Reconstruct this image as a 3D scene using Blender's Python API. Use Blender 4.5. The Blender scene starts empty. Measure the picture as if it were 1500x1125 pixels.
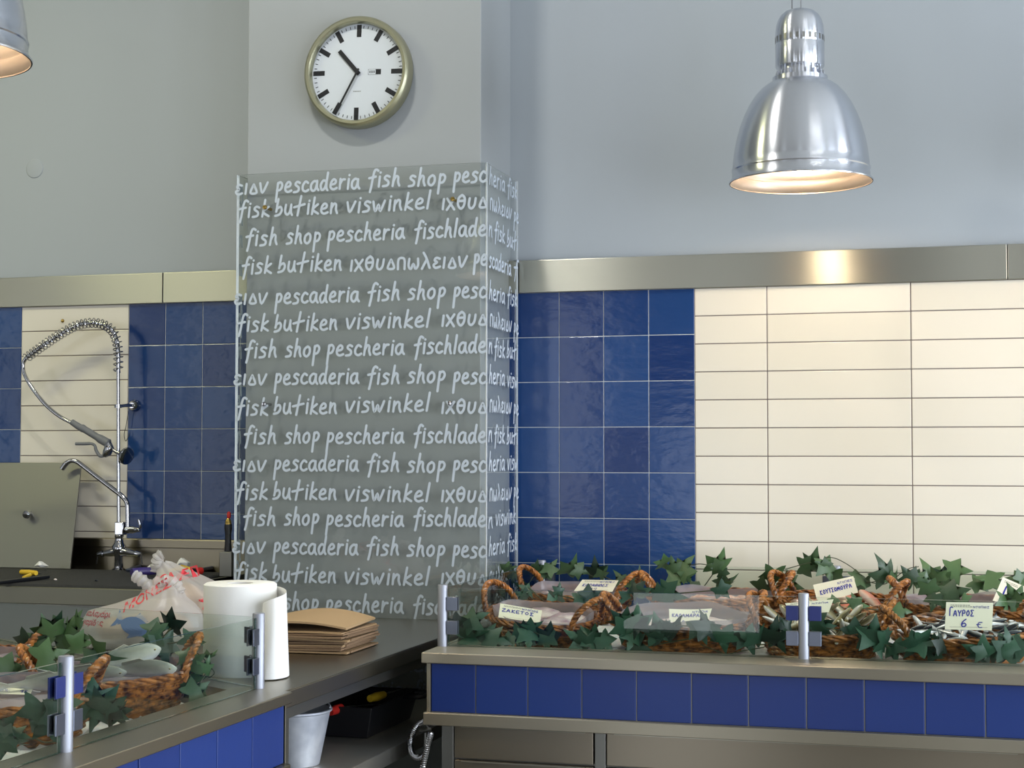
import bpy, bmesh, math, random
from mathutils import Vector, Matrix, Euler
from mathutils.bvhtree import BVHTree
SC = bpy.context.scene
COL = SC.collection
R = math.radians
PI = math.pi
rnd = random.Random(7)

# ------------------------------------------------------------------ camera
FPX, YAW, PITCH, ROLL = 2359.1, .2775, .0437, .0005
CAM = Vector((0, -5.19, 1.45))
cd = bpy.data.cameras.new('camera')
cd.sensor_width = 36; cd.lens = FPX / 1500 * 36; cd.clip_end = 60
cam = bpy.data.objects.new('camera', cd); COL.objects.link(cam)
cam.location = CAM
cam.matrix_world = Matrix.Translation(CAM) @ Matrix.Rotation(YAW, 4, 'Z') @ Matrix.Rotation(PI / 2 + PITCH, 4, 'X') @ Matrix.Rotation(ROLL, 4, 'Z')
SC.camera = cam

# ------------------------------------------------------------------ light and exposure
SC.view_settings.view_transform = 'Standard'
SC.view_settings.look = 'None'
SC.view_settings.gamma = 1
SC.view_settings.use_curve_mapping = False
SC.view_settings.exposure = -0.4
w = bpy.data.worlds.new('sky'); SC.world = w; w.use_nodes = True
w.node_tree.nodes['Background'].inputs[0].default_value = (.72, .82, 1, 1)
w.node_tree.nodes['Background'].inputs[1].default_value = .6

def area(name, loc, target, sx, sy, power, color):
    l = bpy.data.lights.new(name, 'AREA'); l.shape = 'RECTANGLE'; l.size = sx; l.size_y = sy
    l.energy = power; l.color = color
    o = bpy.data.objects.new(name, l); COL.objects.link(o); o.location = loc
    o.rotation_euler = (Vector(target) - Vector(loc)).to_track_quat('-Z', 'Y').to_euler()
    return o
# shop-front windows and glass door: (centre x, half width, bottom, top); side windows: (centre y, half width)
WIN_F = [(-8.5, .28, .4, 3.3), (-7.45, .24, .4, 3.3), (-6.5, .28, .4, 3.3), (-3.35, .36, .4, 3.3), (-1.93, .55, .24, 1.85), (.15, .26, .9, 3.3), (2.6, .55, .4, 3.3)]
WIN_S = [(-6.7, .7), (-4.9, .7), (-3.1, .7), (-1.3, .6)]  # last opening is an unseen addition that brightens the pillar's right face
for x, hw, z0, z1 in WIN_F:
    zc = (z0 + z1) / 2
    area('window_daylight', (x, -8.05, zc), (x, 0, zc), hw * 2, z1 - z0, 13 * hw * 2 * (z1 - z0), (.95, .98, 1))
for y, hw in WIN_S:
    area('window_daylight', (3.62, y, 1.7), (0, y, 1.7), hw * 2, 2.6, {-1.3: 235, -3.1: 100}.get(y, 115), (.84, .91, 1))
for x, y, p, c in ((-4.2, -2.0, 46, (1, .98, .55)), (-6.5, -3.0, 24, (1, .97, .6)), (1.2, -2.9, 8, (1, .98, .92))):
    area('ceiling_light', (x, y, 4.05), (x, y, 0), 1.2, .16, p, c)
area('ceiling_spot', (-1.95, -1.75, 4.1), (-1.95, -1.6, 0), .26, .12, 33, (1, .98, .90))
SC.cycles.max_bounces = 10
SC.cycles.transparent_max_bounces = 24
SC.cycles.caustics_reflective = False
SC.cycles.caustics_refractive = False
SC.cycles.sample_clamp_indirect = 6

# ------------------------------------------------------------------ measuring rays of the camera
_m = cam.matrix_world.to_3x3()
RT, UPV, FW = _m @ Vector((1, 0, 0)), _m @ Vector((0, 1, 0)), _m @ Vector((0, 0, -1))
def ray(u, v): return FW + RT * ((u - 750) / FPX) - UPV * ((v - 562.5) / FPX)
def atY(u, v, y): d = ray(u, v); return CAM + d * ((y - CAM.y) / d.y)
def atZ(u, v, z): d = ray(u, v); return CAM + d * ((z - CAM.z) / d.z)
def atX(u, v, x): d = ray(u, v); return CAM + d * ((x - CAM.x) / d.x)

# ------------------------------------------------------------------ materials
def srgb(r, g, b):
    f = lambda c: (c / 255 / 12.92) if c <= 10 else ((c / 255 + .055) / 1.055) ** 2.4
    return (f(r), f(g), f(b), 1)
def mat(name, col, rough=.5, metal=0, **kw):
    m = bpy.data.materials.new(name); m.use_nodes = True
    b = m.node_tree.nodes['Principled BSDF']
    b.inputs['Base Color'].default_value = col; b.inputs['Roughness'].default_value = rough; b.inputs['Metallic'].default_value = metal
    for k, v in kw.items(): b.inputs[k.replace('_', ' ')].default_value = v
    return m
def nt(m): return m.node_tree, m.node_tree.nodes['Principled BSDF']
def add_noise_color(m, c1, c2, scale=8, coord='Object', detail=4, lo=.35, hi=.65, stretch=None):
    t, b = nt(m); N = t.nodes; L = t.links
    tc = N.new('ShaderNodeTexCoord'); n = N.new('ShaderNodeTexNoise'); n.inputs['Scale'].default_value = scale; n.inputs['Detail'].default_value = detail
    src = tc.outputs[coord]
    if stretch:
        mp = N.new('ShaderNodeMapping'); mp.inputs['Scale'].default_value = stretch; L.new(src, mp.inputs[0]); src = mp.outputs[0]
    L.new(src, n.inputs['Vector'])
    r = N.new('ShaderNodeValToRGB'); r.color_ramp.elements[0].position = lo; r.color_ramp.elements[1].position = hi
    r.color_ramp.elements[0].color = c1; r.color_ramp.elements[1].color = c2
    L.new(n.outputs['Fac'], r.inputs[0]); L.new(r.outputs[0], b.inputs['Base Color'])
    return n
def add_bump(m, scale=40, strength=.2, dist=.002, detail=3, stretch=None, coord='Object'):
    t, b = nt(m); N = t.nodes; L = t.links
    tc = N.new('ShaderNodeTexCoord'); n = N.new('ShaderNodeTexNoise'); n.inputs['Scale'].default_value = scale; n.inputs['Detail'].default_value = detail
    src = tc.outputs[coord]
    if stretch:
        mp = N.new('ShaderNodeMapping'); mp.inputs['Scale'].default_value = stretch; L.new(src, mp.inputs[0]); src = mp.outputs[0]
    L.new(src, n.inputs['Vector'])
    bp = N.new('ShaderNodeBump'); bp.inputs['Strength'].default_value = strength; bp.inputs['Distance'].default_value = dist
    L.new(n.outputs['Fac'], bp.inputs['Height']); L.new(bp.outputs[0], b.inputs['Normal'])
def island_color(m, c1, c2):
    t, b = nt(m); N = t.nodes; L = t.links
    g = N.new('ShaderNodeNewGeometry'); r = N.new('ShaderNodeValToRGB')
    r.color_ramp.elements[0].color = c1; r.color_ramp.elements[1].color = c2
    L.new(g.outputs['Random Per Island'], r.inputs[0]); L.new(r.outputs[0], b.inputs['Base Color'])
def steel(name, col, rough, aniso=.75, plain=False, along=None):
    m = mat(name, col, rough, 1, Anisotropic=aniso, Anisotropic_Rotation=.25)
    t, b = nt(m); N = t.nodes; L = t.links
    if along: v = N.new('ShaderNodeCombineXYZ'); [setattr(v.inputs[k], 'default_value', along[k]) for k in range(3)]; L.new(v.outputs[0], b.inputs['Tangent'])
    if plain: return m
    tc = N.new('ShaderNodeTexCoord'); mp = N.new('ShaderNodeMapping'); mp.inputs['Scale'].default_value = (2, 2, 30)
    n = N.new('ShaderNodeTexNoise'); n.inputs['Scale'].default_value = 3; n.inputs['Detail'].default_value = 4
    L.new(tc.outputs['Object'], mp.inputs[0]); L.new(mp.outputs[0], n.inputs['Vector'])
    r = N.new('ShaderNodeMapRange'); r.inputs[3].default_value = rough * .9; r.inputs[4].default_value = rough * 1.1
    L.new(n.outputs['Fac'], r.inputs[0]); L.new(r.outputs[0], b.inputs['Roughness'])
    return m
def clear(name, tint, ior=1.45, rough=.0, refl=1.0):
    # Schlick reflection over a tinted see-through sheet
    m = bpy.data.materials.new(name); m.use_nodes = True; t = m.node_tree; N = t.nodes; L = t.links
    N.remove(N['Principled BSDF']); out = N['Material Output']
    tr = N.new('ShaderNodeBsdfTransparent'); tr.inputs[0].default_value = tint
    gl = N.new('ShaderNodeBsdfGlossy'); gl.inputs['Roughness'].default_value = rough; gl.inputs[0].default_value = (refl, refl, refl, 1)
    f0 = ((ior - 1) / (ior + 1)) ** 2
    lw = N.new('ShaderNodeLayerWeight'); lw.inputs['Blend'].default_value = .5
    pw = N.new('ShaderNodeMath'); pw.operation = 'POWER'; pw.inputs[1].default_value = 5; L.new(lw.outputs['Facing'], pw.inputs[0])
    fr = N.new('ShaderNodeMath'); fr.operation = 'MULTIPLY_ADD'; fr.inputs[1].default_value = 1 - f0; fr.inputs[2].default_value = f0; L.new(pw.outputs[0], fr.inputs[0])
    mx = N.new('ShaderNodeMixShader'); L.new(fr.outputs[0], mx.inputs[0]); L.new(tr.outputs[0], mx.inputs[1]); L.new(gl.outputs[0], mx.inputs[2]); L.new(mx.outputs[0], out.inputs[0])
    return m
def film(name, col, alpha, rough=.35):
    m = mat(name, col, rough); t, b = nt(m); N = t.nodes; L = t.links
    tr = N.new('ShaderNodeBsdfTransparent'); tl = N.new('ShaderNodeBsdfTranslucent'); tl.inputs[0].default_value = col
    m1 = N.new('ShaderNodeMixShader'); m1.inputs[0].default_value = .3; L.new(b.outputs[0], m1.inputs[1]); L.new(tl.outputs[0], m1.inputs[2])
    m2 = N.new('ShaderNodeMixShader'); m2.inputs[0].default_value = alpha; L.new(tr.outputs[0], m2.inputs[1]); L.new(m1.outputs[0], m2.inputs[2])
    L.new(m2.outputs[0], N['Material Output'].inputs[0])
    return m

M = {}
M['plaster'] = mat('plaster', srgb(172, 178, 183), .75); add_bump(M['plaster'], 220, .12, .001)
M['front'] = mat('shop_front_paint', srgb(84, 82, 76), .7)
M['pillar'] = mat('pillar_paint', srgb(160, 164, 166), .6); add_bump(M['pillar'], 220, .1, .001)
M['blue'] = mat('blue_tile', srgb(34, 66, 132), .14, IOR=1.38); island_color(M['blue'], srgb(24, 48, 98), srgb(36, 70, 122)); add_bump(M['blue'], 12, .35, .004, 3, (1, 1, 2.0))
M['blue_front'] = mat('blue_fascia_tile', srgb(34, 62, 140), .32); island_color(M['blue_front'], srgb(25, 48, 112), srgb(29, 56, 124)); add_bump(M['blue_front'], 30, .12, .002)
M['cream'] = mat('cream_tile', srgb(226, 219, 202), .2); island_color(M['cream'], srgb(222, 214, 196), srgb(230, 222, 206)); add_bump(M['cream'], 20, .05, .002)
M['grout'] = mat('pale_grout', srgb(196, 200, 204), .9)
M['dgrout'] = mat('dark_grout', srgb(120, 108, 104), .9)
M['steel'] = steel('brushed_steel', srgb(178, 177, 166), .34, .94, True, (1, 0, 0))
M['steel2'] = steel('counter_steel', srgb(168, 162, 147), .36, .85, True, (1, 0, 0)); M['steel2y'] = steel('counter_steel_y', srgb(168, 162, 147), .36, .85, True, (0, 1, 0))
M['dsteel'] = steel('dull_steel', srgb(142, 142, 138), .4, .3)
M['sink'] = steel('sink_steel', srgb(116, 115, 104), .34, .8, True, (1, 0, 0))
M['low'] = steel('drawer_steel', srgb(150, 142, 128), .34, .85, True, (1, 0, 0))
M['clip'] = mat('clip_metal', srgb(120, 126, 142), .3, .9)
M['alu'] = steel('spun_aluminium', srgb(214, 217, 224), .26, .85)
M['alu_in'] = mat('shade_inside', srgb(150, 138, 128), .4, .7)
M['post'] = mat('satin_aluminium', srgb(165, 168, 178), .55, 1)
M['chrome'] = mat('chrome', srgb(182, 182, 186), .1, 1)
M['grey_plastic'] = mat('grey_plastic', srgb(112, 114, 118), .45)
M['black'] = mat('black_plastic', srgb(22, 22, 26), .4)
M['shelf'] = steel('shelf_steel', srgb(190, 188, 180), .45, .3, True)
M['rubber'] = mat('dark_rubber', srgb(58, 58, 56), .6); add_bump(M['rubber'], 6, .6, .004, 2, (40, 2, 1))
M['glass'] = clear('counter_glass', (.94, .97, .95, 1), 1.4, 0, .6)
M['glass_edge'] = mat('glass_edge', srgb(70, 100, 92), .1, 0, Transmission_Weight=.4)
M['acrylic'] = clear('clear_acrylic', (.955, .965, .955, 1), 1.49)
M['acrylic_edge'] = mat('acrylic_edge', srgb(240, 244, 248), .2)
M['vinyl'] = mat('white_vinyl', srgb(192, 201, 211), .55)
M['white'] = mat('white_paper', srgb(238, 236, 230), .8)
M['towel'] = mat('paper_towel', srgb(246, 245, 240), .9); add_bump(M['towel'], 300, .25, .001)
M['core'] = mat('card_core', srgb(120, 96, 78), .9)
M['card'] = mat('cream_card', srgb(240, 235, 212), .7)
M['ink'] = mat('blue_ink', srgb(44, 48, 150), .6)
M['print'] = mat('grey_print', srgb(140, 138, 130), .7)
M['wicker'] = mat('wicker', srgb(128, 72, 34), .32); add_noise_color(M['wicker'], srgb(62, 32, 12), srgb(176, 112, 50), 60, 'Object', 3); 
M['kraft'] = mat('kraft_paper', srgb(176, 146, 108), .8); add_bump(M['kraft'], 60, .15, .002)
M['kraft2'] = mat('kraft_edge', srgb(136, 110, 84), .85)
M['ice'] = mat('crushed_ice', srgb(226, 228, 226), .35, Subsurface_Weight=.15); add_bump(M['ice'], 90, .8, .006)
M['leaf'] = mat('ivy_leaf', srgb(52, 88, 58), .45); island_color(M['leaf'], srgb(18, 44, 28), srgb(76, 106, 62)); add_bump(M['leaf'], 60, .3, .002)
M['leaf_front'] = mat('ivy_leaf_dark', srgb(34, 72, 52), .45); island_color(M['leaf_front'], srgb(12, 36, 28), srgb(52, 92, 68)); add_bump(M['leaf_front'], 60, .3, .002)
M['stem'] = mat('ivy_stem', srgb(58, 66, 40), .6)
M['zinc'] = mat('galvanised_zinc', srgb(200, 205, 215), .42, .55); add_noise_color(M['zinc'], srgb(176, 182, 194), srgb(216, 220, 228), 14)
M['bag'] = film('carrier_bag_plastic', srgb(226, 222, 218), .55, .3)
M['red'] = mat('red_print', srgb(214, 60, 70), .5)
M['dred'] = mat('dark_red_print', srgb(168, 60, 76), .5)
M['bluep'] = mat('blue_print', srgb(92, 116, 160), .5)
M['parcel'] = mat('brown_parcel', srgb(196, 160, 124), .8)
M['liner'] = film('clear_liner', srgb(178, 168, 172), .62, .2)
M['flesh'] = mat('pale_seafood', srgb(206, 184, 182), .3, Subsurface_Weight=.1); add_noise_color(M['flesh'], srgb(170, 140, 148), srgb(226, 212, 208), 26)
M['squid'] = mat('white_squid', srgb(226, 214, 206), .3); add_noise_color(M['squid'], srgb(196, 172, 168), srgb(236, 228, 220), 22)
M['shrimp'] = mat('shrimp_shell', srgb(222, 176, 150), .35); add_noise_color(M['shrimp'], srgb(206, 146, 120), srgb(236, 206, 182), 40)
M['yellow'] = mat('yellow_plastic', srgb(230, 190, 50), .4)
M['purple'] = mat('purple_plastic', srgb(62, 50, 110), .35)
M['redp'] = mat('red_plastic', srgb(196, 44, 36), .4)
M['brass'] = mat('brass', srgb(190, 160, 90), .25, 1)
M['tray'] = mat('slate_tray', srgb(70, 76, 92), .3)
M['navy'] = mat('navy_film', srgb(34, 46, 110), .4)
M['dial'] = mat('clock_dial', srgb(222, 226, 232), .6)
M['rim'] = mat('champagne_rim', srgb(168, 166, 140), .35, .8)
M['bone'] = mat('dark_blade', srgb(42, 44, 48), .35, .6)
M['clock_glass'] = clear('clock_glass', (.97, .98, .98, 1), 1.4)
M['floor'] = mat('floor_tile', srgb(140, 136, 128), .45)
M['ceil'] = mat('ceiling_paint', srgb(208, 208, 204), .8)
M['eye'] = mat('fish_eye', srgb(14, 14, 16), .1)
M['eyering'] = mat('fish_eye_ring', srgb(206, 190, 130), .2)
def bulb_mat():
    m = bpy.data.materials.new('lit_bulb'); m.use_nodes = True; b = m.node_tree.nodes['Principled BSDF']
    b.inputs['Emission Color'].default_value = (1, .82, .58, 1); b.inputs['Emission Strength'].default_value = 85
    return m
M['bulb'] = bulb_mat()
def fish_mat(name, back, side, belly, rough=.25, metal=.25):
    m = mat(name, side, rough, metal); t, b = nt(m); N = t.nodes; L = t.links
    tc = N.new('ShaderNodeTexCoord'); sx = N.new('ShaderNodeSeparateXYZ'); L.new(tc.outputs['Generated'], sx.inputs[0])
    n = N.new('ShaderNodeTexNoise'); n.inputs['Scale'].default_value = 60; L.new(tc.outputs['Object'], n.inputs['Vector'])
    ad = N.new('ShaderNodeMath'); ad.operation = 'MULTIPLY_ADD'; ad.inputs[1].default_value = .16; L.new(n.outputs['Fac'], ad.inputs[0]); L.new(sx.outputs[2], ad.inputs[2])
    r = N.new('ShaderNodeValToRGB'); e = r.color_ramp.elements
    e[0].position = .42; e[0].color = belly; e[1].position = .82; e[1].color = back
    k = e.new(.6); k.color = side
    L.new(ad.outputs[0], r.inputs[0]); L.new(r.outputs[0], b.inputs['Base Color'])
    return m
M['bogue'] = fish_mat('bogue_skin', srgb(96, 88, 60), srgb(176, 164, 124), srgb(226, 222, 212))
M['anchovy'] = fish_mat('anchovy_skin', srgb(58, 62, 70), srgb(168, 172, 170), srgb(232, 234, 236), .18)
M['bream'] = fish_mat('bream_skin', srgb(150, 152, 138), srgb(204, 204, 192), srgb(236, 238, 242), .3, 0)
M['mullet'] = fish_mat('mullet_skin', srgb(196, 110, 90), srgb(226, 160, 134), srgb(238, 214, 196))

# ------------------------------------------------------------------ mesh helpers
class MB:
    def __init__(s): s.v = []; s.f = []; s.m = []
    def add(s, vs, fs, mi=0):
        o = len(s.v); s.v += [tuple(p) for p in vs]; s.f += [tuple(i + o for i in f) for f in fs]; s.m += [mi] * len(fs)
    def box(s, a, b, mi=0):
        x0, y0, z0 = a; x1, y1, z1 = b
        s.add([(x0, y0, z0), (x1, y0, z0), (x1, y1, z0), (x0, y1, z0), (x0, y0, z1), (x1, y0, z1), (x1, y1, z1), (x0, y1, z1)],
              [(0, 3, 2, 1), (4, 5, 6, 7), (0, 1, 5, 4), (1, 2, 6, 5), (2, 3, 7, 6), (3, 0, 4, 7)], mi)
    def obox(s, mtx, size, mi=0):
        a, b, c = [k / 2 for k in size]; o = MB(); o.box((-a, -b, -c), (a, b, c)); s.add([mtx @ Vector(p) for p in o.v], o.f, mi)
    def prism(s, poly, z0, z1, mi=0):
        n = len(poly)
        s.add([(x, y, z0) for x, y in poly] + [(x, y, z1) for x, y in poly],
              [tuple(range(n))[::-1], tuple(range(n, 2 * n))] + [(i, (i + 1) % n, n + (i + 1) % n, n + i) for i in range(n)], mi)
    def tube(s, path, rad, n=8, closed=False, mi=0, cap=True):
        P = [Vector(p) for p in path]; k = len(P)
        rr = rad if isinstance(rad, (list, tuple)) else [rad] * k
        T = []
        for i in range(k):
            if closed: t = P[(i + 1) % k] - P[i - 1]
            else: t = P[min(i + 1, k - 1)] - P[max(i - 1, 0)]
            T.append(t.normalized() if t.length > 1e-9 else Vector((0, 0, 1)))
        u = T[0].orthogonal().normalized(); vs = []
        for i in range(k):
            u = u - T[i] * u.dot(T[i]); u = u.normalized() if u.length > 1e-6 else T[i].orthogonal().normalized()
            w_ = T[i].cross(u)
            for j in range(n):
                a = 2 * PI * j / n; vs.append(P[i] + (u * math.cos(a) + w_ * math.sin(a)) * rr[i])
        fs = []
        for i in range(k if closed else k - 1):
            i2 = (i + 1) % k
            for j in range(n): fs.append((i * n + j, i * n + (j + 1) % n, i2 * n + (j + 1) % n, i2 * n + j))
        if cap and not closed: fs.append(tuple(range(n))[::-1]); fs.append(tuple((k - 1) * n + j for j in range(n)))
        s.add(vs, fs, mi)
    def lathe(s, prof, n=48, mtx=None, mi=0):
        vs = []; fs = []
        for r, z in prof:
            for j in range(n):
                a = 2 * PI * j / n; p = Vector((r * math.cos(a), r * math.sin(a), z)); vs.append(mtx @ p if mtx else p)
        for i in range(len(prof) - 1):
            for j in range(n): fs.append((i * n + j, i * n + (j + 1) % n, (i + 1) * n + (j + 1) % n, (i + 1) * n + j))
        s.add(vs, fs, mi)
    def sphere(s, c, r, n=12, k=8, sc=(1, 1, 1), mi=0):
        vs = []; fs = []
        for i in range(k + 1):
            th = PI * i / k
            for j in range(n):
                a = 2 * PI * j / n; vs.append((c[0] + r * sc[0] * math.sin(th) * math.cos(a), c[1] + r * sc[1] * math.sin(th) * math.sin(a), c[2] + r * sc[2] * math.cos(th)))
        for i in range(k):
            for j in range(n): fs.append((i * n + j, (i + 1) * n + j, (i + 1) * n + (j + 1) % n, i * n + (j + 1) % n))
        s.add(vs, fs, mi)
    def build(s, name, mats, parent=None, smooth=True, bevel=0, world=False, angle=40):
        me = bpy.data.meshes.new(name); me.from_pydata(s.v, [], s.f)
        for k in (mats if isinstance(mats, (list, tuple)) else [mats]): me.materials.append(M[k])
        me.polygons.foreach_set('material_index', s.m); me.update()
        bm = bmesh.new(); bm.from_mesh(me); bmesh.ops.remove_doubles(bm, verts=bm.verts, dist=1e-6); bmesh.ops.recalc_face_normals(bm, faces=bm.faces); bm.to_mesh(me); bm.free()
        if smooth:
            me.shade_smooth(); me.set_sharp_from_angle(angle=R(angle))
        o = bpy.data.objects.new(name, me); COL.objects.link(o)
        if parent:
            o.parent = parent
            if world: o.matrix_parent_inverse = pworld(parent).inverted()
        if bevel:
            b = o.modifiers.new('bevel', 'BEVEL'); b.width = bevel; b.segments = 2; b.limit_method = 'ANGLE'; b.angle_limit = R(40)
        return o
def pworld(o):
    return (pworld(o.parent) @ o.matrix_parent_inverse @ o.matrix_basis) if o.parent else o.matrix_basis.copy()
def tag(o, label, cat, group=None):
    o['label'] = label; o['category'] = cat
    if group: o['group'] = group
    return o
def thing(name, label, cat, loc=(0, 0, 0), group=None, mtx=None):
    o = bpy.data.objects.new(name, None); COL.objects.link(o); o.empty_display_size = .05
    if mtx is not None: o.matrix_basis = mtx
    else: o.location = loc
    return tag(o, label, cat, group)
def struct(o): o['kind'] = 'structure'; return o
def copy_tree(o, mtx, label, group=None):
    c = o.copy(); COL.objects.link(c); c.matrix_basis = mtx; c['label'] = label
    if group: c['group'] = group
    def rec(a, b):
        for ch in a.children:
            k = ch.copy(); COL.objects.link(k); k.parent = b; k.matrix_parent_inverse = ch.matrix_parent_inverse.copy(); rec(ch, k)
    rec(o, c)
    return c
def spline(pts, n=6):
    P = [Vector(p) for p in pts]; out = []
    for i in range(len(P) - 1):
        p0 = P[max(i - 1, 0)]; p1 = P[i]; p2 = P[i + 1]; p3 = P[min(i + 2, len(P) - 1)]
        for k in range(n):
            t = k / n; out.append(.5 * ((2 * p1) + (p2 - p0) * t + (2 * p0 - 5 * p1 + 4 * p2 - p3) * t * t + (3 * p1 - p0 - 3 * p2 + p3) * t ** 3))
    out.append(P[-1]); return out
def rope(mb, path, R0, rs, turns, strands=3, n=5, closed=False):
    P = [Vector(p) for p in path]; k = len(P)
    frames = []; u = None
    for i in range(k):
        t = (P[(i + 1) % k] - P[i - 1]) if closed else (P[min(i + 1, k - 1)] - P[max(i - 1, 0)])
        t.normalize()
        u = t.orthogonal().normalized() if u is None else (u - t * u.dot(t)).normalized()
        frames.append((u.copy(), t.cross(u)))
    for s in range(strands):
        q = []
        for i in range(k):
            a = 2 * PI * (turns * i / (k if closed else k - 1) + s / strands)
            q.append(P[i] + frames[i][0] * R0 * math.cos(a) + frames[i][1] * R0 * math.sin(a))
        mb.tube(q, rs, n, closed)

# ------------------------------------------------------------------ handwriting
G = {
 'a': (.95, [[(.75,.88),(.45,1),(.1,.7),(.05,.25),(.3,0),(.6,.25),(.78,.9)],[(.78,.95),(.74,.3),(.92,0)]]),
 'b': (.9, [[(.38,1.75),(.22,.75),(.6,.85),(.75,.5),(.5,.08),(.02,-.05)],[(.22,.75),(.12,.35)]]),
 'c': (.85, [[(.72,.85),(.42,1),(.1,.6),(.1,.18),(.4,0),(.75,.15)]]),
 'd': (.98, [[(.68,.85),(.38,.95),(.06,.5),(.18,0),(.5,.15),(.72,.7),(.92,1.85)],[(.74,.8),(.72,.25),(.85,0)]]),
 'e': (.88, [[(.1,.48),(.55,.58),(.66,.85),(.42,1.02),(.12,.7),(.05,.22),(.34,0),(.76,.12)]]),
 'f': (.8, [[(.98,1.7),(.75,1.85),(.52,1.45),(.26,.1),(.1,-.5)],[(.02,.85),(.72,.98)]]),
 'h': (.9, [[(.36,1.9),(.05,0)],[(.12,.45),(.42,.95),(.64,.85),(.62,.4),(.74,0)]]),
 'i': (.42, [[(.2,1),(.08,0)],[(.27,1.42),(.28,1.44)]]),
 'k': (.88, [[(.36,1.8),(.05,0)],[(.72,.95),(.16,.45),(.72,0)]]),
 'l': (.48, [[(.36,1.9),(.06,0)]]),
 'n': (.9, [[(.16,1),(.05,0)],[(.1,.5),(.42,.96),(.64,.85),(.62,.4),(.74,0)]]),
 'o': (.9, [[(.5,1),(.15,.75),(.06,.25),(.34,0),(.68,.3),(.72,.8),(.5,1)]]),
 'p': (.9, [[(.26,1),(0,-.9)],[(.22,.85),(.55,1.02),(.76,.7),(.52,.25),(.12,.2)]]),
 'r': (.78, [[(.16,1),(.05,0)],[(.1,.5),(.38,.92),(.66,.95)]]),
 's': (.82, [[(.72,.9),(.42,1.02),(.2,.75),(.58,.42),(.48,.06),(.02,-.02)]]),
 't': (1.2, [[(.78,2.0),(.36,-.1)],[(-.02,.72),(1.16,.98)]]),
 'u': (.92, [[(.16,1),(.06,.3),(.3,0),(.6,.3),(.76,1)],[(.76,1),(.72,.3),(.84,0)]]),
 'v': (.88, [[(.05,1),(.26,0),(.82,1.05)]]),
 'w': (1.25, [[(.05,1),(.22,0),(.56,.7),(.7,0),(1.16,1.05)]]),
 'ι': (.42, [[(.2,1),(.08,0)]]), 'χ': (.9, [[(.05,1.05),(.74,-.05)],[(.78,1.05),(.0,-.05)]]),
 'θ': (.92, [[(.48,1.4),(.14,1.05),(.06,.4),(.34,0),(.68,.35),(.74,1.05),(.48,1.4)],[(.1,.72),(.7,.74)]]),
 'υ': (.88, [[(.16,1),(.06,.3),(.3,0),(.62,.3),(.76,1)]]), 'ο': (.9, [[(.45,.95),(.1,.1),(.75,.1),(.45,.95)]]),
 'π': (.9, [[(.06,0),(.14,1),(.7,1),(.72,0)]]), 'ω': (1.15, [[(.14,1),(.06,.3),(.28,0),(.54,.5),(.74,0),(1,.35),(1,1)]]),
 'λ': (.9, [[(.2,1.6),(.5,.9),(.78,0)],[(.46,.85),(.02,0)]]), 'ε': (.85, [[(.72,.9),(.4,1),(.2,.75),(.45,.55),(.1,.3),(.3,0),(.74,.12)]]),
 'ν': (.88, [[(.05,1),(.26,0),(.82,1.05)]]),
 'Γ': (.9, [[(.05,0),(.12,1.5),(.75,1.55)]]), 'Α': (1, [[(0,0),(.42,1),(.82,0)],[(.18,.38),(.66,.38)]]), 'Υ': (.95, [[(0,1),(.4,.5),(.8,1)],[(.4,.5),(.36,0)]]),
 'Ρ': (.9, [[(.08,0),(.12,1),(.62,.95),(.62,.5),(.12,.5)]]), 'Ο': (.95, [[(.45,1),(.08,.5),(.4,0),(.78,.5),(.45,1)]]), 'Σ': (.9, [[(.75,1),(.08,1),(.45,.5),(.05,0),(.78,0)]]),
 'Κ': (.9, [[(.1,1),(.06,0)],[(.7,1),(.1,.5),(.75,0)]]), 'Τ': (.9, [[(0,1),(.8,1)],[(.4,1),(.38,0)]]), 'Μ': (1.1, [[(.03,0),(.12,1),(.46,.3),(.82,1),(.92,0)]]),
 'Ι': (.35, [[(.14,1),(.12,0)]]), 'Λ': (.95, [[(0,0),(.4,1),(.78,0)]]), 'Ε': (.85, [[(.7,1),(.08,1),(.06,0),(.7,0)],[(.08,.5),(.55,.5)]]), 'Ν': (.95, [[(.05,0),(.08,1),(.72,0),(.76,1)]]),
 'Δ': (1, [[(.4,1),(.02,0),(.82,0),(.4,1)]]), 'Β': (.9, [[(.08,0),(.1,1),(.6,.95),(.5,.55),(.12,.5),(.7,.4),(.6,.02),(.08,0)]]), 'Ζ': (.9, [[(.05,1),(.75,1),(.02,0),(.8,0)]]),
 'Π': (1, [[(.06,0),(.06,1),(.8,1),(.78,0)]]), 'Η': (.95, [[(.06,1),(.06,0)],[(.06,.5),(.74,.5)],[(.76,1),(.74,0)]]),
 '6': (.8, [[(.62,1.05),(.15,.6),(.08,.15),(.4,0),(.66,.25),(.4,.5),(.12,.3)]]), '€': (.9, [[(.75,.95),(.3,.9),(.2,.4),(.35,.05),(.75,.05)],[(0,.55),(.5,.6)]]),
 '1': (.5, [[(.05,.7),(.32,1),(.26,0)]]), '9': (.8, [[(.62,.75),(.35,.5),(.12,.75),(.38,1),(.62,.8),(.5,0)]]), '8': (.8, [[(.6,.9),(.3,1),(.15,.75),(.6,.3),(.35,0),(.08,.25),(.6,.9)]]), '2': (.8, [[(.08,.75),(.35,1),(.6,.75),(.05,0),(.7,.02)]]),
 ' ': (.55, []),
}
def text_strokes(txt):
    x = 0; out = []
    for ch in txt:
        w_, st = G[ch]
        for s in st: out.append([(px * .84 + .06 + x, py if py < 1 else 1 + (py - 1) * .85) for px, py in s])
        x += w_
    return out, x
LIFT = [0]
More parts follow.
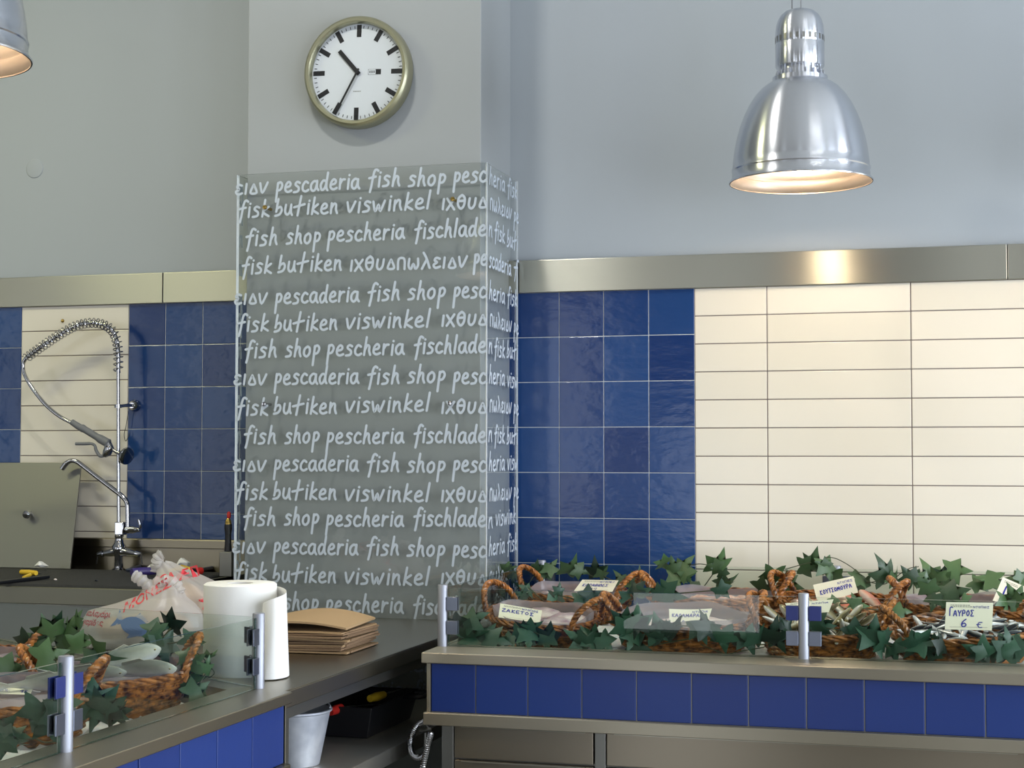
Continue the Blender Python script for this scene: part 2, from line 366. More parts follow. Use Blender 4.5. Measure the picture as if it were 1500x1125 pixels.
def ribbon(mb, pts, half, place0, smooth=True, mi=0, out=None):
    """a pen stroke: flat strip with round ends; pts in 2D metres, place maps (x, y) to a world point"""
    LIFT[0] = (LIFT[0] + 1) % 7; e = LIFT[0] * 6e-5
    def place(x, y): return place0(x, y) + out * e if out else place0(x, y)
    P = [Vector((p[0], p[1], 0)) for p in pts]
    if len(P) > 2 and smooth: P = spline(P, 4)
    L_ = []; Rr = []
    for i in range(len(P)):
        t = (P[min(i + 1, len(P) - 1)] - P[max(i - 1, 0)])
        t = t.normalized() if t.length > 1e-9 else Vector((1, 0, 0))
        n = Vector((-t.y, t.x, 0)); L_.append(P[i] + n * half); Rr.append(P[i] - n * half)
    vs = [place(p.x, p.y) for p in L_ + Rr]; k = len(P)
    mb.add(vs, [(i, i + 1, k + i + 1, k + i) for i in range(k - 1)], mi)
    e += 2e-5
    for c in (P[0], P[-1]):
        e += 1e-5
        mb.add([place(c.x + half * math.cos(a * PI / 5), c.y + half * math.sin(a * PI / 5)) for a in range(10)], [tuple(range(10))], mi)
def write(mb, txt, x0, x1, y, xh, half, place, jitter=.0, mi=0, out=None):
    st, w_ = text_strokes(txt); k = (x1 - x0) / max(w_ - .12, .1)
    for s in st:
        d = rnd.uniform(-jitter, jitter) * xh
        ribbon(mb, [(x0 + px * k, y + py * xh + d) for px, py in s], half, place, mi=mi, out=out)
# ------------------------------------------------------------------ the room
def slab(name, a, b, m, bevel=0):
    mb = MB(); mb.box(a, b); return struct(mb.build(name, m, smooth=False, bevel=bevel))
slab('floor', (-9.6, -8.2, -.1), (3.7, .2, 0), 'floor')
slab('ceiling', (-9.6, -8.2, 4.2), (3.7, .2, 4.3), 'ceil')
slab('wall_left', (-9.6, -8.2, 0), (-9.5, .2, 4.2), 'plaster')
def wall_openings(name, along, fixed0, fixed1, lo, hi, opens, z0, z1):
    mb = MB(); cur = lo
    def bx(a, b, za, zb):
        if along == 'x': mb.box((a, fixed0, za), (b, fixed1, zb))
        else: mb.box((fixed0, a, za), (fixed1, b, zb))
    for c, hw, *zz in opens:
        if zz: z0, z1 = zz
        bx(cur, c - hw, 0, 4.2); bx(c - hw, c + hw, 0, z0); bx(c - hw, c + hw, z1, 4.2); cur = c + hw
    bx(cur, hi, 0, 4.2)
    return struct(mb.build(name, 'front', smooth=False))
wall_openings('wall_front', 'x', -8.0, -7.9, -9.5, 3.5, WIN_F, .1, 3.3)
wall_openings('wall_right', 'y', 3.5, 3.6, -8.0, .1, WIN_S, .45, 2.95)
slab('wall_back', (-9.5, .012, 0), (3.5, .1, 4.2), 'plaster')
bw = bpy.data.objects['wall_back']

def tiles(name, xs, zs, m, gm, gap, y=0.0, bev=.0015):
    """a tile field lying on the back wall: boxes for the tiles over a bed of grout"""
    mb = MB()
    for i in range(len(xs) - 1):
        for j in range(len(zs) - 1):
            d = rnd.uniform(0, .0008)
            mb.box((xs[i] + gap, y - d, zs[j] + gap), (xs[i + 1] - gap, y + .008, zs[j + 1] - gap))
    o = mb.build(name, m, smooth=False, bevel=bev); struct(o)
    g = MB(); g.box((xs[0], y + .0015, zs[0]), (xs[-1], y + .012, zs[-1])); struct(g.build('grout', gm, o, smooth=False))
    return o
ZT = 1.991
zb = [ZT - .1502 * k for k in range(8)][::-1]; zw = [ZT - .0911 * k for k in range(12)][::-1]; zbl = zb[1:]; zwl = zw[1:]
tiles('wall_back_tiles', [-.8609 - .1515 * k for k in range(6)][::-1], zb, 'blue', 'grout', .0012)
tiles('wall_back_tiles', [-.8609, -.6265] + [-.1775 + .4475 * k for k in range(8)], zw, 'cream', 'dgrout', .0015)
tiles('wall_back_tiles', [-2.9145 + .1463 * k for k in range(6)], zbl, 'blue', 'grout', .0012)
tiles('wall_back_tiles', [-3.3535, -2.9145], zwl, 'cream', 'dgrout', .0015)
tiles('wall_back_tiles', [-3.3535 - .15 * k for k in range(6)][::-1], zbl, 'blue', 'grout', .0012)
# steel band along the top of the tiling, in lengths with a joint
def band(name, x0, x1):
    mb = MB(); mb.box((x0, -.012, 1.9905), (x1, .012, 2.0995)); return struct(mb.build(name, 'steel', smooth=False, bevel=.002))
band('trim_1', -9.5, -2.7755); band('trim_1', -2.7735, -2.2985); band('trim_2', -1.487, .1130); band('trim_2', .115, 3.5)
mb = MB(); mb.box((-2.2975, -.33, 0), (-1.4872, .012, 4.2)); struct(mb.build('pillar', 'pillar', smooth=False, bevel=.003))
# small old plaster patch: round cover on the left wall area and a rusty screw in the cream tile
c = atY(51, 247, .012); mb = MB(); mb.lathe([(.0, .004), (.026, .004), (.034, .0025), (.036, 0)], 32, Matrix.Translation(c) @ Matrix.Rotation(PI / 2, 4, 'X'))
tag(mb.build('cable_cover', 'plaster'), 'small round painted-over cover disc on the grey wall above the sink', 'cover')
c = atY(92, 470, 0); mb = MB(); mb.sphere(c, .007, 10, 6); tag(mb.build('wall_screw', 'brass'), 'rusty screw head in the cream tile above the faucet hose', 'screw')
# dark dado under the tiles behind the counters
slab('wall_back_plinth', (-9.5, .0, 0), (3.5, .012, .05), 'dsteel')

# ------------------------------------------------------------------ printed acrylic guard round the pillar
def pane(mb, a, b, thin):
    """a clear sheet: the two large faces get material 0, the cut edges material 1"""
    o = MB(); o.box(a, b)
    big = {'x': (3, 5), 'y': (2, 4), 'z': (0, 1)}[thin]
    for i, f in enumerate(o.f):
        mb.add([o.v[k] for k in f], [(0, 1, 2, 3)], 0 if i in big else 1)
GY, GX = -.380, -1.455
guard = thing('acrylic_guard', 'clear acrylic guard with white fish shop lettering wrapped around the pillar', 'guard', (-1.89, -.36, 0))
mb = MB(); pane(mb, (-2.309, GY - .003, .06), (-1.452, GY + .003, 2.367), 'y'); mb.build('front_panel', ['acrylic', 'acrylic_edge'], guard, world=True, smooth=False)
mb = MB(); pane(mb, (GX - .003, GY + .004, .06), (GX + .003, -.02, 2.366), 'x'); rp = mb.build('side_panel', ['acrylic', 'acrylic_edge'], guard, world=True, smooth=False)
mb = MB(); pane(mb, (-2.309, GY + .004, .06), (-2.303, -.02, 2.366), 'x'); lp = mb.build('side_panel', ['acrylic', 'acrylic_edge'], guard, world=True, smooth=False)
FR = {'A': [('ειον', 344, 393), ('pescaderia', 404, 527), ('fish', 540, 587), ('shop', 598, 654), ('pesc', 664, 713)],
      'B': [('fisk', 350, 396), ('butiken', 403, 496), ('viswinkel', 508, 631), ('ιχθυο', 647, 714)],
      'C': [('fish', 361, 408), ('shop', 420, 471), ('pescheria', 480, 593), ('fischlade', 608, 713)],
      'D': [('fisk', 356, 400), ('butiken', 408, 502), ('ιχθυοπωλειον', 513, 685), ('pe', 694, 714)]}
SD = {'A': [('heria', 715, 738), ('fisk', 742, 756)], 'B': [('πωλειον', 716, 748), ('pe', 751, 758)], 'C': [('n', 714, 720), ('fisk', 723, 738), ('buti', 741, 757)],
      'D': [('scaderia', 715, 747), ('f', 751, 757)], 'E': [('heria', 715, 738), ('visw', 742, 757)], 'F': [('n', 714, 721), ('viswink', 725, 754)]}
ROWS = list(zip('ABCDABCABCABCABCABCA', 'ABCDABCEBCEBFABCABCA',
    (2.3044, 2.225, 2.1358, 2.0402, 1.9414, 1.8527, 1.7673, 1.6745, 1.5829, 1.4882, 1.3982, 1.3057, 1.2244, 1.1336, 1.0428, .9511, .8607, .7704, .6867, .5966)))
fm, sm, lm = MB(), MB(), MB()
for k, (a, b, z) in enumerate(ROWS):
    sl = .028 if k < 6 else .012
    for txt, u0, u1 in FR[a]:
        x0, x1 = atY(u0, 276, GY).x, atY(u1, 276, GY).x
        tilt = rnd.uniform(-.004, .008)
        write(fm, txt, x0, x1, z + rnd.uniform(-.003, .003), .0320, .0039, lambda x, y: Vector((x, GY - .0036, y + (x + 1.9) * tilt)), .04, out=Vector((0, -1, 0)))
    for txt, u0, u1 in SD[b]:
        y0, y1 = atX(u0, 276, GX).y, atX(u1, 276, GX).y
        write(sm, txt, y0, y1, z + rnd.uniform(-.003, .003), .0320, .0039, lambda x, y: Vector((GX + .0036, x, y)), .04, out=Vector((1, 0, 0)))
    write(lm, {'A': 'pe', 'B': 'fi', 'C': 'n', 'D': 'in'}[a], -.335, -.365, z, .0335, .0045, lambda x, y: Vector((-2.3096, x, y)), out=Vector((-1, 0, 0)))
front = [c for c in guard.children if c.name.startswith('front_panel')][0]
fm.build('lettering', 'vinyl', front, smooth=False, world=True); sm.build('lettering', 'vinyl', rp, smooth=False, world=True); lm.build('lettering', 'vinyl', lp, smooth=False, world=True)
for u, v in ((389, 304), (664, 292), (388, 592), (660, 591), (388, 880), (657, 893)):
    p = atY(u, v, GY); mb = MB()
    mb.lathe([(0, .009), (.006, .008), (.0075, .004), (.0075, 0), (.005, 0), (.005, -.046)], 16, Matrix.Translation((p.x, GY - .003, p.z)) @ Matrix.Rotation(PI / 2, 4, 'X'))
    mb.build('standoff_screw', 'brass' if v < 400 else 'chrome', guard, world=True)

# ------------------------------------------------------------------ wall clock on the pillar
ck = thing('wall_clock', 'round wall clock with champagne metal rim and black bar markers on the pillar', 'clock', mtx=Matrix.Translation((-1.8955, -.33, 2.6855)) @ Matrix.Rotation(R(2), 4, 'Y'))
RX = Matrix.Rotation(PI / 2, 4, 'X'); CR = .181
mb = MB(); mb.lathe([(CR - .012, 0), (CR, .004), (CR, .040), (CR - .003, .050), (CR - .010, .055), (CR - .018, .054), (CR - .022, .048), (CR - .023, .030)], 96, RX); mb.build('case', 'rim', ck)
mb = MB(); mb.lathe([(0, .030), (CR - .0225, .030)], 96, RX); mb.build('dial', 'dial', ck, smooth=False)
dl = bpy.data.objects['dial']
mb = MB(); RI = CR - .026
def bar(mb, ang, r0, r1, wd, d0, d1):
    a = R(ang); c, s = math.cos(a), math.sin(a); o = MB(); o.box((-wd / 2, -d1, r0), (wd / 2, -d0, r1))
    mb.add([(p[0] * c + p[2] * s, p[1], -p[0] * s + p[2] * c) for p in o.v], o.f)
for k in range(60):
    if k % 5 == 0: bar(mb, k * 6, RI - .040, RI, .0155, .0302, .0308)
    else: bar(mb, k * 6, RI - .012, RI - .003, .0022, .0302, .0306)
mb.build('minute_marks', 'black', dl, smooth=False)
mb = MB(); mb.box((.037, -.0308, -.0085), (.062, -.0302, .0085)); mb.build('date_window', 'dial', dl, smooth=False)
mb = MB(); mb.box((.062, -.0309, -.0085), (.080, -.0302, .0085)); mb.box((.036, -.0307, .0082), (.062, -.0302, .0092)); mb.box((.036, -.0307, -.0092), (.062, -.0302, -.0082)); mb.box((.036, -.0307, -.009), (.037, -.0302, .009))
for k in range(4): mb.box((.041 + k * .005, -.0311, -.004), (.0435 + k * .005, -.0308, .004))
mb.build('date_disc', 'black', dl, smooth=False)
mb = MB()
for k in range(5): mb.box((-.013 + k * .0055, -.0306, -.063), (-.0095 + k * .0055, -.0302, -.0605))
mb.build('maker_mark', 'print', dl, smooth=False)
mb = MB(); bar(mb, 317.5, -.010, .096, .0135, .034, .0355); mb.build('hour_hand', 'black', ck, smooth=False)
mb = MB(); bar(mb, 207.5, -.012, .150, .0062, .037, .0385); mb.build('minute_hand', 'black', ck, smooth=False)
mb = MB(); mb.lathe([(0, .041), (.006, .040), (.006, .030)], 20, RX); mb.build('hub', 'black', ck)
mb = MB(); mb.lathe([(0, .050), (CR - .0225, .0495)], 64, RX); mb.build('glass', 'clock_glass', ck, smooth=False)

# ------------------------------------------------------------------ pendant lamps
def make_lamp(mtx, label):
    t = thing('pendant_lamp', label, 'lamp', mtx=mtx, group='aluminium pendant lamps')
    s = MB()
    out = [(.2055, .0), (.2065, .003), (.2035, .007), (.1975, .016), (.1965, .034), (.1990, .037), (.1985, .041), (.1955, .045), (.1950, .062), (.1900, .100), (.1830, .134), (.1740, .166), (.1620, .198), (.1475, .228), (.1300, .255), (.1120, .275), (.0950, .288), (.0790, .296)]
    s.lathe(out, 96); s.lathe([(r - .003, z) for r, z in out], 96, mi=1)
    s.add([(0, 0, 0)], [], 0)
    s.build('shade', ['alu', 'alu_in'], t)
    n = MB(); n.lathe([(.0, .292), (.0795, .292), (.0795, .308), (.058, .312), (.056, .314), (.056, .350), (.0, .350)], 64)
    nk = n.build('neck', 'alu', t)
    for k in range(16):
        a = 2 * PI * k / 16; f = MB()
        f.obox(Matrix.Rotation(a, 4, 'Z') @ Matrix.Translation((.062, 0, .316)), (.016, .007, .018)); f.obox(Matrix.Rotation(a, 4, 'Z') @ Matrix.Translation((.0565, 0, .335)), (.006, .009, .028))
        f.build('cooling_fin', 'alu', nk, smooth=False, bevel=.0008)
    c = MB(); c.lathe([(.0, .338), (.069, .338), (.0705, .342), (.0705, .402), (.0695, .404), (.0695, .406), (.0705, .408), (.0700, .440), (.0680, .460), (.0630, .477), (.0550, .490), (.0440, .500), (.0300, .506), (.0140, .509), (.0, .5095)], 72)
    cp = c.build('cap', 'alu', t)
    v = MB()
    for k in range(24):
        a = 2 * PI * k / 24; v.obox(Matrix.Rotation(a, 4, 'Z') @ Matrix.Translation((.0698, 0, .418)), (.0022, .0085, .016))
    v.build('vent_slots', 'dsteel', cp, smooth=False)
    b = MB(); b.sphere((0, 0, .084), .052, 20, 14, (1, 1, 1.05)); b.lathe([(.03, .14), (.024, .17), (.024, .22)], 20); b.build('bulb', 'bulb', t)
    h = MB(); h.tube([(.004, 0, .505), (.004, 0, 4.2 - mtx.translation.z)], .0012, 6); h.tube([(-.022, .004, .500), (-.016, .004, 4.2 - mtx.translation.z)], .0018, 6)
    h.build('suspension_cord', 'grey_plastic', t)
    return t
LZ = atY(1173, 268, -.50)
lamp = make_lamp(Matrix.Translation(LZ), 'spun aluminium dome pendant lamp hanging over the tall fish counter')
copy_tree(lamp, Matrix.Translation((-2.005, -2.44, LZ.z + .008)), 'spun aluminium pendant lamp hanging over the low corner counter', 'aluminium pendant lamps')
copy_tree(lamp, Matrix.Translation((LZ.x + 1.02, -.50, LZ.z)), 'second spun aluminium pendant lamp above the far end of the tall fish counter', 'aluminium pendant lamps')

# ------------------------------------------------------------------ counters
ZC, ZR = .940, .912
def post(root, x, y, dirs, h=.163, film_on=None):
    mb = MB(); mb.lathe([(.0, 0), (.0135, 0), (.0135, h - .002), (.0122, h), (0, h)], 24, Matrix.Translation((x, y, ZC)))
    p = mb.build('post', 'post', root, world=True)
    for d in dirs:
        d = Vector((d[0], d[1], 0)).normalized(); s = Vector((-d.y, d.x, 0))
        for z in (.050, .113):
            mb = MB(); Mx = Matrix((( d.x, s.x, 0, x), (d.y, s.y, 0, y), (0, 0, 1, ZC + z), (0, 0, 0, 1)))
            for off in (.0066, -.0066): mb.obox(Mx @ Matrix.Translation((.0285, off, 0)), (.030, .004, .036))
            mb.obox(Mx @ Matrix.Translation((.0125, 0, 0)), (.006, .014, .030))
            mb.build('glass_clip', film_on if z > .1 and film_on else 'clip', p, world=True, smooth=False, bevel=.001)
    return p
def gpane(root, p0, p1, z0, z1a, z1b):
    p0 = Vector((*p0, 0)); p1 = Vector((*p1, 0)); d = (p1 - p0).normalized(); n = Vector((-d.y, d.x, 0)) * .003
    vs = []
    for s in (-1, 1):
        for p, z in ((p0, z0), (p1, z0), (p1, z1b), (p0, z1a)): q = p + n * s; vs.append((q.x, q.y, z))
    mb = MB(); mb.add(vs, [(0, 1, 2, 3), (4, 7, 6, 5)], 0); mb.add(vs, [(0, 4, 5, 1), (1, 5, 6, 2), (2, 6, 7, 3), (3, 7, 4, 0)], 1)
    mb.build('glass_panel', ['glass', 'glass_edge'], root, smooth=False, world=True)

# right counter, along the back wall
rc = thing('fish_counter', 'long blue tiled fish display counter with steel rim and low glass along the cream tiles', 'counter', (-.1, -.6, 0))
X0, X1, Y0 = -1.370, 1.2, -1.234
mb = MB()
hx0, hx1, hy0, hy1 = -1.318, 1.15, -1.045, -.095
mb.prism([(X0, Y0), (X1, Y0), (X1, hy0), (X0, hy0)], ZR, ZC); mb.prism([(X0, hy1), (X1, hy1), (X1, -.02), (X0, -.02)], ZR, ZC)
mb.prism([(X0, hy0), (hx0, hy0), (hx0, hy1), (X0, hy1)], ZR, ZC); mb.prism([(hx1, hy0), (X1, hy0), (X1, hy1), (hx1, hy1)], ZR, ZC)
mb.build('rim', 'steel2', rc, world=True, smooth=False, bevel=.0025)
mb = MB(); mb.box((hx0 - .01, hy0 - .01, .86), (hx1 + .01, hy1 + .01, .875)); mb.build('ice_tray', 'dsteel', rc, world=True, smooth=False)
mb = MB(); mb.box((X0 + .012, Y0 + .020, .755), (X1, -.03, ZR)); mb.build('fascia_core', 'dsteel', rc, world=True, smooth=False)
FYR = Y0 + .017
jx = [atY(u, 1010, FYR).x for u in (631, 696.5, 772.8, 852, 932, 1012.7, 1096, 1181, 1266, 1354.7, 1443)]
jx += [jx[-1] + .148 * k for k in range(1, 9) if jx[-1] + .148 * k < X1]
mb = MB()
for a, b in zip(jx, jx[1:]): mb.box((a + .0012, FYR - rnd.uniform(0, .001), .787), (b - .0012, FYR + .006, ZR - .001))
mb.build('fascia_tiles', 'blue_front', rc, world=True, smooth=False, bevel=.002)
mb = MB(); mb.box((X0 + .010, FYR - .003, .786), (jx[0], FYR + .015, ZR)); mb.build('corner_strip', 'steel2', rc, world=True, smooth=False, bevel=.001)
mb = MB(); mb.box((X0 + .004, Y0 + .002, .754), (X1, Y0 + .05, .786)); mb.build('lower_rail', 'steel2', rc, world=True, smooth=False, bevel=.002)
mb = MB(); mb.box((X0 + .04, Y0 + .05, .12), (X1, -.04, .754)); mb.box((X0 + .08, Y0 + .1, 0), (X1, -.08, .12)); mb.build('cabinet', 'dsteel', rc, world=True, smooth=False)
cf = Y0 + .05
xs = [atY(667, 1090, cf).x, atY(873, 1090, cf).x, atY(889, 1090, cf).x, .12]
def dfront(a, b, z0, z1):
    mb = MB(); mb.box((a, cf - .018, z0), (b, cf + .002, z1)); d = mb.build('drawer', 'low', rc, world=True, smooth=False, bevel=.002)
    mb = MB(); mb.box((a + .02, cf - .024, z1 - .0035), (b - .02, cf - .017, z1 - .001)); mb.build('pull_lip', 'steel', d, world=True, smooth=False)
for a, b in ((xs[0], xs[1]), (xs[2], xs[3])):
    for z0, z1 in ((.669, .752), (.30, .664)): dfront(a + .003, b - .003, z0, z1)
for a, b in ((X0 + .045, xs[0]), (xs[1], xs[2]), (xs[3], X1)): mb = MB(); mb.box((a, cf - .015, .12), (b, cf + .002, .752)); mb.build('cabinet_stile', 'dsteel', rc, world=True, smooth=False, bevel=.0015)
GYR = -1.090; PX = [-1.360, -.408, .545]; GTZ = 1.094
for i, x in enumerate(PX):
    dd = [(1, 0)] if i == 0 else [(-1, 0), (1, 0)]
    if i == 0: dd = [(1, 0)]
    post(rc, x, GYR, dd, film_on='navy' if i else None)
    post(rc, x, -.055, [(1, 0)] if i == 0 else [(-1, 0), (1, 0)])
for a, b in zip(PX, PX[1:]):
    gpane(rc, (a + .018, GYR), (b - .018, GYR), ZC + .001, GTZ, GTZ); gpane(rc, (a + .018, -.055), (b - .018, -.055), ZC + .001, GTZ, GTZ)
gpane(rc, (-1.360, GYR + .016), (-1.360, -.072), ZC + .001, GTZ, GTZ)

# left counter: runs towards the viewer, its far end cut at an angle
lc = thing('corner_counter', 'low blue tiled fish counter with steel rim and glass, beside the paper towel roll', 'counter', (-2, -2.6, 0))
EN = Vector((-.5124, -.8588)); ED = Vector((-.8588, .5124))          # end line normal (inwards) and direction
def endpt(x, inset): # point of the end line moved inwards by inset, at a given x
    p = Vector((-1.410, -1.965)) + EN * inset; k = (x - p.x) / ED.x; return (x, p.y + ED.y * k)
XL, YN = -2.62, -4.0
mb = MB()
o = [(-1.41, YN), endpt(-1.41, 0), endpt(XL, 0), (XL, YN)]
i_ = [(-1.558, YN + .1), endpt(-1.558, .085), endpt(XL + .08, .085), (XL + .08, YN + .1)]
for k in range(4): k2 = (k + 1) % 4; mb.prism([o[k], o[k2], i_[k2], i_[k]], ZR + .003, ZC)
mb.build('rim', 'steel2y', lc, world=True, smooth=False, bevel=.0025)
mb = MB(); mb.prism([(-1.54, YN + .05), endpt(-1.54, .06), endpt(XL + .06, .06), (XL + .06, YN + .05)], .835, .85); mb.build('ice_tray', 'bone', lc, world=True, smooth=False)
mb = MB(); q = [(-1.435, YN + .02), endpt(-1.435, .015), endpt(XL + .02, .015), (XL + .02, YN + .02)]; mb.prism(q, .755, .834)
for k in range(4):
    k2 = (k + 1) % 4; a, b = Vector(q[k]), Vector(q[k2]); c = sum((Vector(p) for p in q), Vector((0, 0))) / 4
    mb.prism([q[k], q[k2], tuple(b + (c - b) * .05), tuple(a + (c - a) * .05)], .834, ZR + .002)
mb.build('fascia_core', 'dsteel', lc, world=True, smooth=False)
FXL = -1.428
ys = [atX(u, 1070, FXL).y for u in (416, 369.5, 318, 263.5)]; st = ys[3] - ys[2]
while ys[-1] + st > YN + .02: ys.append(ys[-1] + st)
mb = MB()
for a, b in zip(ys, ys[1:]): mb.box((FXL - .008, b + .0012, .787), (FXL + rnd.uniform(0, .001), a - .0012, ZR + .001))
mb.build('fascia_tiles', 'blue_front', lc, world=True, smooth=False, bevel=.002)
mb = MB(); mb.box((FXL - .012, ys[0], .786), (FXL + .003, endpt(-1.428, .006)[1], ZR + .002)); mb.build('corner_strip', 'steel2y', lc, world=True, smooth=False, bevel=.001)
mb = MB(); q = [(-1.412, YN), endpt(-1.412, .001), endpt(XL, .001), (XL, YN)]; mb.prism(q, .752, .786); mb.build('lower_rail', 'steel2y', lc, world=True, smooth=False, bevel=.002)
mb = MB(); q = [(-1.47, YN + .06), endpt(-1.47, .05), endpt(XL + .06, .05), (XL + .06, YN + .06)]; mb.prism(q, 0, .752); mb.build('cabinet', 'dsteel', lc, world=True, smooth=False)
GXL = -1.503; pe = endpt(GXL, .022); P1 = (GXL, -2.716)
post(lc, *pe, [(0, -1), (ED.x, ED.y)]); post(lc, *P1, [(0, 1), (0, -1)], film_on='navy'); post(lc, GXL, -3.52, [(0, 1)])
gpane(lc, (GXL, pe[1] - .018), (GXL, P1[1] + .018), ZC + .001, GTZ, GTZ); gpane(lc, (GXL, P1[1] - .018), (GXL, -3.5), ZC + .001, GTZ, GTZ)
e2 = endpt(XL + .03, .022); gpane(lc, (pe[0] + ED.x * .018, pe[1] + ED.y * .018), e2, ZC + .001, GTZ, 1.042)

# ------------------------------------------------------------------ steel table beside the pillar
TZ = .934
tb = thing('prep_table', 'stainless steel prep table with lower shelf standing against the lettered pillar', 'table', (-1.9, -1.0, 0))
q = [(-1.447, -1.925), (-1.447, -.388), (-2.385, -.388), (-2.385, endpt(-2.385, -.025)[1]), ]
mb = MB(); mb.prism(q, TZ - .004, TZ); mb.box((-1.459, -1.925, TZ - .040), (-1.447, -.388, TZ - .003)); mb.build('tabletop', 'steel2y', tb, world=True, smooth=False, bevel=.002)
mb = MB(); mb.box((-1.475, -1.90, TZ - .068), (-1.460, -.40, TZ - .004)); mb.box((-2.36, -.42, TZ - .068), (-1.475, -.40, TZ - .004)); mb.build('apron', 'dsteel', tb, world=True, smooth=False)
mb = MB(); q2 = [(-1.452, -1.90), (-1.452, -.40), (-2.36, -.40), (-2.36, endpt(-2.36, -.05)[1])]; mb.prism(q2, .650, .690); mb.build('shelf', 'shelf', tb, world=True, smooth=False, bevel=.002)
for x, y in ((-1.50, -1.84), (-1.50, -.45), (-2.32, -.45), (-2.32, -1.36)):
    mb = MB(); mb.box((x - .02, y - .02, 0), (x + .02, y + .02, .650)); mb.box((x - .02, y - .02, .690), (x + .02, y + .02, TZ - .004)); mb.build('leg', 'dsteel', tb, world=True, smooth=False, bevel=.002)

# ------------------------------------------------------------------ sink against the back wall
SZ = 1.040
sk = thing('sink_unit', 'stainless steel sink unit with splashback against the blue and cream tiles', 'sink', (-3.2, -.4, 0))
mb = MB(); mb.box((-4.25, -.786, SZ - .052), (-2.402, -.772, SZ)); mb.box((-2.414, -.772, SZ - .052), (-2.402, -.03, SZ)); mb.box((-4.25, -.772, SZ - .02), (-2.414, -.03, SZ - .004)); mb.build('worktop', 'sink', sk, world=True, smooth=False, bevel=.002)
mb = MB(); mb.box((-4.25, -.030, SZ - .01), (-2.402, -.004, 1.128)); mb.box((-4.25, -.034, 1.118), (-2.402, -.002, 1.150)); mb.build('splashback', 'low', sk, world=True, smooth=False, bevel=.003)
mb = MB(); mb.box((-4.25, -.74, .1), (-2.43, -.03, SZ - .052)); mb.box((-4.25, -.70, 0), (-2.47, -.06, .1)); mb.build('cabinet', 'dsteel', sk, world=True, smooth=False, bevel=.002)
mt = MB(); mt.box((-4.2, -.766, SZ - .004), (-2.425, -.14, SZ + .004)); 
for k in range(40): mt.box((-4.2, -.76 + k * .0155, SZ + .004), (-2.43, -.753 + k * .0155, SZ + .007))
tag(mt.build('drain_mat', 'rubber', smooth=False), 'dark ribbed rubber mat covering the sink worktop', 'mat')

# leaning steel lid
p0, p1 = atY(104, 831, -.16), atY(121, 678, -.05)
lid = thing('metal_sheet', 'grey steel lid with a small knob leaning on the wall behind the sink', 'lid', (p0.x, p0.y, p0.z))
a = Vector((p0.x, -.16, SZ + .0085)); b = Vector((p1.x, -.052, p1.z)); up = b - a
mb = MB(); vs = []
for s in (0, -.006):
    for x, k in ((0, 0), (-.62, 0), (-.62, 1), (0, 1)): vs.append((a.x + x + up.x * k, a.y + up.y * k + s, a.z + up.z * k))
mb.add(vs, [(0, 1, 2, 3), (4, 7, 6, 5), (0, 4, 5, 1), (1, 5, 6, 2), (2, 6, 7, 3), (3, 7, 4, 0)]); mb.build('plate', 'dsteel', lid, world=True, smooth=False, bevel=.001)
kp = atY(43, 752, -.118); mb = MB(); mb.lathe([(.006, -.012), (.006, .008), (.013, .012), (.015, .020), (.010, .028), (0, .030)], 20, Matrix.Translation(kp) @ Matrix.Rotation(R(103), 4, 'X')); mb.build('knob', 'chrome', lid, world=True)

# ------------------------------------------------------------------ pre-rinse faucet
FYF = -.095
def fp(u, v, y=FYF): return atY(u, v, y)
base = fp(174, 832); base.z = SZ
fc = thing('spray_faucet', 'chrome pre-rinse sink faucet with coiled spring hose and trigger spray', 'faucet', base)
px = base.x
mb = MB(); T0 = Matrix.Translation((px, FYF, 0))
z = lambda v: fp(174, v).z
mb.lathe([(0, SZ), (.024, SZ), (.024, SZ + .006), (.016, SZ + .012), (.014, z(815)), (.022, z(808)), (.024, z(800)), (.016, z(795)), (.014, z(788)), (.016, z(785)), (.012, z(782)), (.011, z(778))], 24, T0)
mb.tube([fp(150, 811, FYF), fp(160, 810), fp(174, 807), fp(190, 810), fp(201, 812)], [.008, .013, .019, .013, .008], 14)
fb = mb.build('body', 'chrome', fc, world=True)
for u0, u1 in ((151, 143), (199, 207)):
    mb = MB(); s = (u1 - u0) / 8; mb.tube([fp(u0, 811), fp(u0 + 3 * s, 811.5), fp(u1, 812)], [.012, .0105, .007], 14); mb.tube([fp(u1 - 1 * s, 812), fp(u1 + 1.5 * s, 826)], .0025, 8); mb.build('tap_handle', 'chrome', fc, world=True)
mb = MB(); mb.tube([fp(174, 782), fp(173.6, 700), fp(173.2, 620), fp(173, 545)], .0062, 14); mb.build('riser', 'chrome', fc, world=True)
mb = MB(); mb.obox(Matrix.Translation(fp(177, 774)), (.034, .03, .046)); mb.tube([fp(184, 776), fp(194, 776), fp(200, 776), fp(205, 776)], [.013, .013, .009, .007], 14); mb.build('swivel_block', 'chrome', fc, world=True, bevel=.003)
mb = MB(); mb.tube([fp(203, 776), fp(206, 772), fp(203, 761)], [.004, .005, .006], 10); mb.build('spout_lever', 'chrome', fc, world=True)
mb = MB(); Y2 = FYF
sp = spline([fp(187, 772), fp(187, 750), fp(186, 737), fp(180, 728), fp(165, 716), fp(140, 697), fp(121, 682), fp(112, 676), fp(104, 675), fp(97, 679), fp(91, 687)], 6)
mb.tube(sp, [.0085] * (len(sp) - 7) + [.0095] * 7, 14); mb.build('spout', 'chrome', fc, world=True)
